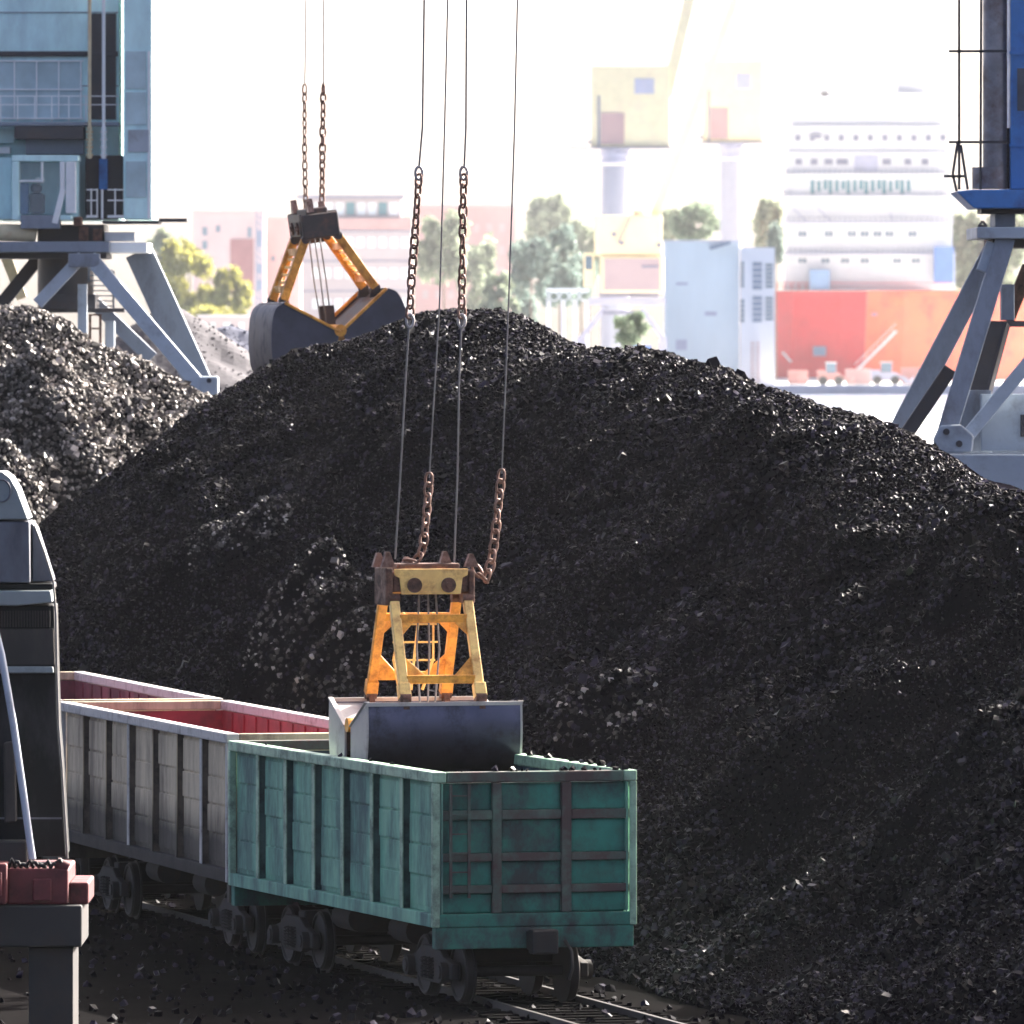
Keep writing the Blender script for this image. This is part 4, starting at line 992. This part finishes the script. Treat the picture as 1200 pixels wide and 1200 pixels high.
for k in range(10): m.beam(P(881, 402 + k * 5, D - 2.2), P(889, 402 + k * 5, D - 2.2), .1, .1)
m.build('ladder', 'plaster_pink', TW, world=True)

# ---- far cranes
def column_crane(x0, x1, hx0, hx1, yt, D, label, boom):
    t = thing('harbour_crane', P((x0 + x1) / 2, HY, D) - Vector((0, 0, HC)), label, 'crane', group='yellow harbour cranes across the water')
    a = P((x0 + x1) / 2, yt + 22, D + 2); r = (x1 - x0) / 2 / F * D
    m = MB(); m.tube([Vector((a.x, D + 2, GZ)), a], r * 1.1, 18, r1=r); m.build('column', 'column_pale', t, world=True)
    m = MB()
    for y, k in ((yt + 3, 1.12), (yt + 9, 1.2), (yt + 17, 1.08)): q = P((x0 + x1) / 2, y, D + 2); m.tube([q + Vector((0, 0, .5)), q - Vector((0, 0, .5))], r * k, 18)
    m.build('slewing_ring', 'far_lavender', t, world=True)
    q = P((x0 + x1) / 2, yt + 12, D + 2); m = MB(); m.tube([q + Vector((0, 0, 1.4)), q - Vector((0, 0, 1.2))], r * .98, 18); m.build('collar', 'far_lavender', t, world=True)
    w = hx1 - hx0
    hs = part(t, 'machine_house', 'far_yellow', [(hx0, hx1, yt - 95, yt, D - 2, 8)], bevel=.2)
    part(hs, 'wall_panel', 'plaster_pink', [(hx0 + w * .12, hx0 + w * .42, yt - 40, yt - 3, D - 2.15, .14)], bevel=0)
    part(hs, 'edge_post', 'far_steel', [(hx0 + w * .08, hx0 + w * .11, yt - 60, yt, D - 2.15, .14)], bevel=0)
    part(hs, 'window', 'far_lavender', [(hx0 + w * .55, hx0 + w * .8, yt - 80, yt - 62, D - 2.15, .14)], bevel=0)
    part(t, 'balcony', 'far_steel', [(hx0 - w * .28, hx1 + w * .1, yt + .3, yt + 2.2, D - 3, 9)], bevel=0)
    part(t, 'balcony_lamp', 'far_steel', [(hx0 - 4, hx0 - .5, yt - 8, yt - 3, D - 2.5, .6)], bevel=0)
    if boom: part(t, 'boom', 'far_yellow', beams=[((hx1 - 4, yt - 60, D), (hx1 + boom, yt - 330, D), 1.6, 1.6)])
    return t
column_crane(705, 737, 693, 785, 172, 2500., 'yellow topped crane on a tall pale column, left of the pair beyond the silo', 60)
column_crane(844, 870, 824, 894, 166, 2570., 'yellow topped crane on a tall pale column rising behind the silo', 0)
MB.thick = 1.0
D = 1085.
YC = thing('harbour_crane', P(732, HY, D) - Vector((0, 0, HC)), 'cream yellow crane house on a low steel portal just over the heap crest', 'crane', group='yellow harbour cranes across the water')
hs = part(YC, 'machine_house', 'far_yellow', [(697, 776, 252, 299.5, D, 7), (704, 778, 300, 343, D - .4, 7)], bevel=.15)
part(hs, 'wall_panel', 'plaster_pale', [(708, 773, 303, 340, D - .5, .09)], bevel=0)
part(hs, 'vent', 'far_steel', [(752, 772, 311, 314, D - .6, .09)], bevel=0)
for x, y in ((717, 272), (726, 282), (770, 285)): part(hs, 'window', 'far_steel', [(x, x + 5, y, y + 5, D - .1, .09)], bevel=0)
m = MB(); m.tube([P(749, 254, D + 1), P(749, 247, D + 1)], .55, 12); m.build('horn', 'far_yellow', YC, world=True)
part(YC, 'side_cab', 'far_yellow', [(684, 696.5, 296, 336, D + .5, 3)], bevel=.1)
part(YC, 'cab_window', 'far_window', [(686, 694, 300, 316, D + .4, .09)], bevel=0)
part(YC, 'turntable', 'far_steel', [(703, 772, 343.3, 348, D + .2, 6)], bevel=0)
part(YC, 'portal_beam', 'far_lavender', [(690, 780, 349, 357, D, 6)], bevel=0)
part(YC, 'portal_tie', 'far_steel', [(706, 752, 364, 368.5, D + .2, .6)], bevel=0)
for xa, xb in ((708, 678), (752, 780)): part(YC, 'portal_leg', 'far_lavender', beams=[((xa, 362, D + .5), (xb, 400, D + .5), .5, .5)])
for x in (681, 777):
    m = MB(); a = P(x, 398, D + .5); m.bb(a.x - .4, a.x + .4, D + .1, D + .9, .05, a.z); m.build('portal_post', 'far_lavender', YC, world=True)
part(YC, 'boom', 'far_yellow', beams=[((766, 258, D + 3), (806, 150, D + 3), .9, .9), ((806, 150, D + 3), (876, -40, D + 3), .9, .9)])
m = MB(); m.beam(P(724, 285, D - .3), P(738, 255, D - .3), .15, .15); m.beam(P(738, 255, D - .3), P(752, 205, D + 1), .1, .1); m.build('stay', 'far_steel', YC, world=True)
# small lattice portal left of it
D = 1120.
LP = thing('lattice_gantry', P(665, HY, D) - Vector((0, 0, HC)), 'small pale lattice gantry left of the cream yellow crane', 'gantry')
part(LP, 'gantry_beam', 'silo_blue', [(640, 690, 338, 342, D, 1)], bevel=0)
m = MB()
for k in range(8): m.beam(P(640 + k * 6, 342.5, D + .4), P(646 + k * 6, 352 if k % 2 == 0 else 342.5, D + .4), .14, .14); m.beam(P(640 + k * 6, 352, D + .4), P(646 + k * 6, 343 if k % 2 == 0 else 352, D + .4), .14, .14)
m.build('gantry_lattice', 'silo_blue', LP, world=True)
for x in (643, 660, 674, 688):
    m = MB(); a = P(x, 352.4, D + .4); m.bb(a.x - .22, a.x + .22, D + .2, D + .6, .05, a.z); m.build('gantry_post', 'tower_white', LP, world=True)
c = P(749, HY, 1060); c.z = .02
m = MB(); m.bb(-1.2, 1.2, -3, 3, .1, 7.6)
for k in range(6): m.bb(-1.1 + k * .42, -.95 + k * .42, -3.06, -3, .2, 7.5)
for x in (-1, 1): m.bb(x - .15, x + .15, -2.5, 2.5, 0, .1)
o = m.build('shipping_container', 'far_blue'); o.location = c
tag(o, 'bright blue upended container under the cream yellow crane portal', 'container')

# ---- buildings
MB.thick = 1.7
def facade(name, label, cat, x0, x1, yt, D, dep, wall, roof=None, wins=(), wmat='far_window', bands=(), extra=None):
    t = thing(name, P((x0 + x1) / 2, HY, D) - Vector((0, 0, HC)), label, cat)
    a, b = P(x0, yt, D), P(x1, yt, D)
    m = MB(); m.bb(a.x, b.x, D, D + dep, GZ if D > 1500 else .05, a.z); w = m.build('wall', wall, t, world=True)
    if roof: part(t, 'roof', roof[0], [(x0 - roof[1], x1 + roof[1], yt - roof[2], yt - .2, D - .8, dep + 1.6)], bevel=0)
    for q in wins: part(t, 'window', wmat, [(*q, D - .12, .11)], bevel=0)
    for q in bands: part(t, 'facade_band', q[4], [(*q[:4], D - .3, .28)], bevel=0)
    return t
facade('warehouse', 'pinkish warehouse with rooftop stacks behind the yellow green tree', 'building', 226, 309, 250, 2975, 30, 'plaster_pale', ('plaster_pale', 1, 3),
       [(237, 243, 266, 276), (237, 243, 282, 292), (253, 258, 264, 272), (290, 295, 266, 278), (240, 245, 300, 310)], bands=[(270, 297, 280, 345, 'brick_mauve')])
t = thing('lattice_mast', P(303, HY, 2880) - Vector((0, 0, HC)), 'slim blue grey lattice mast against the pink warehouse', 'mast')
m = MB(); D = 2880
for x in (300.5, 306): m.beam(P(x, 246, D), P(x, 400, D), .2, .2)
for k in range(18): m.beam(P(300.5, 250 + k * 8, D), P(306, 258 + k * 8, D), .16, .16)
m.build('lattice', 'slate_blue', t, world=True)
for y in (270, 309, 328): part(t, 'platform', 'slate_blue', [(301.5, 307.5, y, y + 20 if y == 270 else y + 12, D - .3, .8)], bevel=0)
facade('warehouse', 'plain pale pink warehouse behind the open grab', 'building', 310.5, 352, 256, 3010, 30, 'plaster_pink', ('plaster_pale', 1, 2), [(318, 322, 300, 306), (330, 334, 300, 306)])
facade('office_block', 'pale flat roofed office block with glazed top floor behind the open grab', 'building', 354, 482, 255, 2800, 28, 'render_white', None,
       [(366 + k * 13, 375 + k * 13, y, y + 12) for y in (278, 314, 350) for k in range(9)], 'silo_blue',
       [(353, 483, 270, 272, 'far_steel'), (353, 483, 305, 307, 'far_steel'), (353, 483, 340, 342, 'far_steel'), (353, 483, 256, 269, 'plaster_pink'), (353, 483, 375, 377, 'far_steel')])
t = thing('roof_pavilion', P(412, 254.6, 2803), 'glazed roof pavilion with thin overhanging roof on the office block', 'building')
D = 2803.
part(t, 'wall', 'render_white', [(362, 470, 233, 254.6, D, 12)], bevel=0); part(t, 'roof', 'far_steel', [(348, 474, 228.5, 232.6, D - 2, 16)], bevel=0)
for k in range(8): part(t, 'window', 'far_glass' if k in (3, 6) else 'silo_blue', [(368 + k * 12.6, 378 + k * 12.6, 237, 252, D - .12, .11)], bevel=0)
facade('apartment_building', 'pale pink apartment building between office block and blue green trees', 'building', 486, 604, 243, 3325, 30, 'plaster_pink', ('plaster_pale', 1, 3),
       [(495 + k * 15, 502 + k * 15, y, y + 10) for y in (262, 288, 314, 340) for k in range(7)], 'plaster_pale')
facade('site_hut', 'low white hut between the gravel heap and the open grab', 'hut', 232, 300, 371, 900, 6, 'render_white', ('tower_white', 1, 2), [(246, 252, 378, 388), (262, 270, 378, 388), (280, 286, 378, 388)], 'silo_blue')

# ---- trees
TREES = []
def tree(name, px, py, rx, rz, D, leaf, label, n=1300, ls=.55, trunk=True, seed=0, group=None):
    r0 = np.random.default_rng(1000 + seed)
    c = P(px, py, D); k = D / F; RX, RZ = rx * k, rz * k
    t = thing(name, (c.x, D, GZ if D > 1500 else .05), label, 'tree', group=group)
    ls *= D / 1500 * 1.15; n = int(n * 1.5); g0 = GZ if D > 1500 else .05
    cz = c.z - g0
    cl = []; nb = 26
    for i in range(nb):
        a = r0.uniform(0, 2 * math.pi); u = r0.uniform(-.75, .8); w = math.sqrt(1 - u * u) * r0.uniform(.35, .75)
        cl.append((math.cos(a) * w * RX, math.sin(a) * w * RX, cz + u * RZ * .85, r0.uniform(.15, .36)))
    m = MB()
    m.tube([(0, 0, 0), (.1, 0, max(cz - RZ * .6, 1) * .6), (0, .1, max(cz - RZ * .4, 1.5)), (.1, 0, cz + RZ * .4)], .045 * RX + .16, 8, r1=.05)
    for x, y, z, s in cl[:7]: m.tube([(0, .05, max(cz - RZ * .55, 1.) + .1 * RZ), (x * .5, y * .5, (z + cz - RZ * .5) * .5), (x, y, z)], .10, 5, r1=.03)
    m.build('trunk', 'bark', t)
    cid = r0.integers(0, nb, n)
    C_ = np.array(cl)[cid]
    d = r0.normal(size=(n, 3)); d /= np.linalg.norm(d, axis=1)[:, None]; rr = r0.random(n) ** .45
    pos = C_[:, :3] + d * rr[:, None] * (C_[:, 3] * np.array([[RX, RX, RZ]]).T.mean(0) if False else C_[:, 3:4] * np.array([RX, RX, RZ * .9]))
    a = r0.normal(size=(n, 3)); a /= np.linalg.norm(a, axis=1)[:, None]; b = np.cross(a, r0.normal(size=(n, 3))); b /= np.linalg.norm(b, axis=1)[:, None]
    s = ls * r0.uniform(.5, 1.2, n)[:, None]
    V = np.stack([pos - a * s, pos - b * s * .55, pos + a * s, pos + b * s * .55], 1).reshape(-1, 3)
    V[:, 2] = np.maximum(V[:, 2], .3)
    np_mesh('crown', V, np.arange(n * 4).reshape(n, 4), leaf, t)
    return t
G = 'trees across the harbour'
tree('broadleaf_tree', 222, 335, 46, 66, 2362, 'leaf_yellow', 'large yellow green tree beside the left crane leg', 2600, .6, seed=1, group=G)
tree('broadleaf_tree', 268, 350, 30, 44, 2327, 'leaf_yellow', 'smaller yellow green tree just left of the open grab', 1500, .55, seed=2, group=G)
tree('broadleaf_tree', 188, 300, 26, 40, 2450, 'leaf_pale', 'pale tree half hidden by the left crane deck', 1000, .55, seed=3, group=G)
tree('broadleaf_tree', 622, 318, 34, 46, 2537, 'leaf_blue', 'blue green tree right of the rightmost hoist rope', 1500, .6, seed=4, group=G)
tree('broadleaf_tree', 656, 312, 30, 56, 2590, 'leaf_blue', 'tall blue green tree left of the cream yellow crane', 1500, .6, seed=5, group=G)
tree('broadleaf_tree', 585, 352, 26, 40, 2415, 'leaf_pale', 'pale green tree crossed by the rightmost hoist rope', 1000, .55, seed=6, group=G)
tree('broadleaf_tree', 681, 330, 22, 40, 2625, 'leaf_blue', 'narrow blue green tree against the cream yellow crane', 900, .55, seed=7, group=G)
tree('broadleaf_tree', 520, 290, 38, 50, 3150, 'leaf_pale', 'pale tree in front of the pink apartment building', 1300, .7, seed=8, group=G)
tree('broadleaf_tree', 643, 265, 34, 40, 4025, 'leaf_pale', 'faint distant tree rising over the blue green trees', 1000, .9, seed=9, group=G)
tree('broadleaf_tree', 815, 262, 34, 26, 2660, 'leaf_green', 'green tree rising over the pale blue silo roof', 1300, .6, seed=10, group=G)
tree('broadleaf_tree', 738, 385, 26, 26, 1020, 'leaf_green', 'low green tree seen under the crane portal', 1200, .45, seed=11, group=G)
tree('broadleaf_tree', 1135, 300, 30, 70, 2870, 'leaf_pale', 'pale tree behind the right end of the ship', 1600, .7, seed=12, group=G)
tree('broadleaf_tree', 1180, 300, 34, 84, 2870, 'leaf_pale', 'pale tree behind the splayed leg of the dark blue crane', 1900, .7, seed=13, group=G)
tree('broadleaf_tree', 902, 270, 20, 46, 2835, 'leaf_pale', 'pale tree between the white slotted tower and the ship', 900, .65, seed=14, group=G)
tree('conifer_tree', 909, 285, 10, 34, 2651, 'leaf_blue', 'slim blue green conifer beside the ship superstructure', 700, .5, seed=15, group=G)
tree('broadleaf_tree', 560, 330, 30, 60, 3300, 'leaf_pale', 'faint pale tree between the pink apartment building and the blue green trees', 1200, .55, seed=16, group=G)
tree('broadleaf_tree', 606, 372, 30, 34, 2700, 'leaf_blue', 'low blue green tree directly above the highest part of the crest', 1200, .5, seed=17, group=G)
tree('broadleaf_tree', 690, 290, 30, 40, 3600, 'leaf_pale', 'very faint tree just left of the cream yellow crane house', 1100, .55, seed=18, group=G)
tree('broadleaf_tree', 250, 380, 46, 24, 2250, 'leaf_yellow', 'low yellow green bushes at the foot of the yellow green trees', 1500, .45, seed=19, group=G)
tree('broadleaf_tree', 788, 268, 22, 26, 3000, 'leaf_pale', 'pale tree left of the green tree over the silo roof', 900, .5, seed=20, group=G)
# ------------------------------------------------------------------ air
hz = MB(); hz.bb(-2700, 2700, -100, 5100, -8.9, 112)
hm = bpy.data.materials.new('haze_air'); hm.use_nodes = True
hn = hm.node_tree.nodes; hn.remove(hn['Principled BSDF'])
pv = hn.new('ShaderNodeVolumePrincipled')
pv.inputs['Color'].default_value = (.93, .96, 1, 1); pv.inputs['Density'].default_value = HAZE
pv.inputs['Anisotropy'].default_value = .35
hm.node_tree.links.new(pv.outputs['Volume'], hn['Material Output'].inputs['Volume'])
MATS['haze'] = hm
tag(hz.build('haze', 'haze'), kind='stuff')
# ------------------------------------------------------------------ light
S_EL, S_AZ = R(SUN_EL), R(SUN_AZ)
sdir = Vector((math.cos(S_EL) * math.sin(S_AZ), math.cos(S_EL) * math.cos(S_AZ), math.sin(S_EL)))
sl = bpy.data.lights.new('sun', 'SUN'); sl.energy = SUN_E; sl.angle = R(.5); sl.color = (1, .94, .86)
so = bpy.data.objects.new('sun', sl); COL.objects.link(so); so.location = (0, 0, 60)
so.rotation_euler = (-sdir).to_track_quat('-Z', 'Y').to_euler()
w = bpy.data.worlds.new('World'); scene.world = w; w.use_nodes = True
sk = w.node_tree.nodes.new('ShaderNodeTexSky'); sk.sky_type = 'NISHITA'; sk.sun_disc = False
sk.sun_elevation = S_EL; sk.sun_rotation = S_AZ; sk.air_density = .25; sk.dust_density = 5.0; sk.ozone_density = .2
w.node_tree.links.new(sk.outputs['Color'], w.node_tree.nodes['Background'].inputs['Color'])
w.node_tree.nodes['Background'].inputs['Strength'].default_value = SKY_E
# ------------------------------------------------------------------ camera
cam = bpy.data.cameras.new('camera'); co = bpy.data.objects.new('camera', cam); COL.objects.link(co)
co.location = (0, 0, HC); co.rotation_euler = (R(90), 0, 0)
cam.sensor_width = 36; cam.lens = 36 * F / 1200; cam.shift_y = -(600 - HY) / 1200
cam.clip_start = .5; cam.clip_end = 12000
cam.dof.use_dof = True; cam.dof.focus_distance = 160; cam.dof.aperture_fstop = 4.8
scene.camera = co
scene.view_settings.view_transform = 'Standard'; scene.view_settings.look = 'None'
scene.view_settings.exposure = EXPO; scene.view_settings.gamma = 1
scene.cycles.volume_bounces = 1; scene.cycles.max_bounces = 6; scene.cycles.use_denoising = True
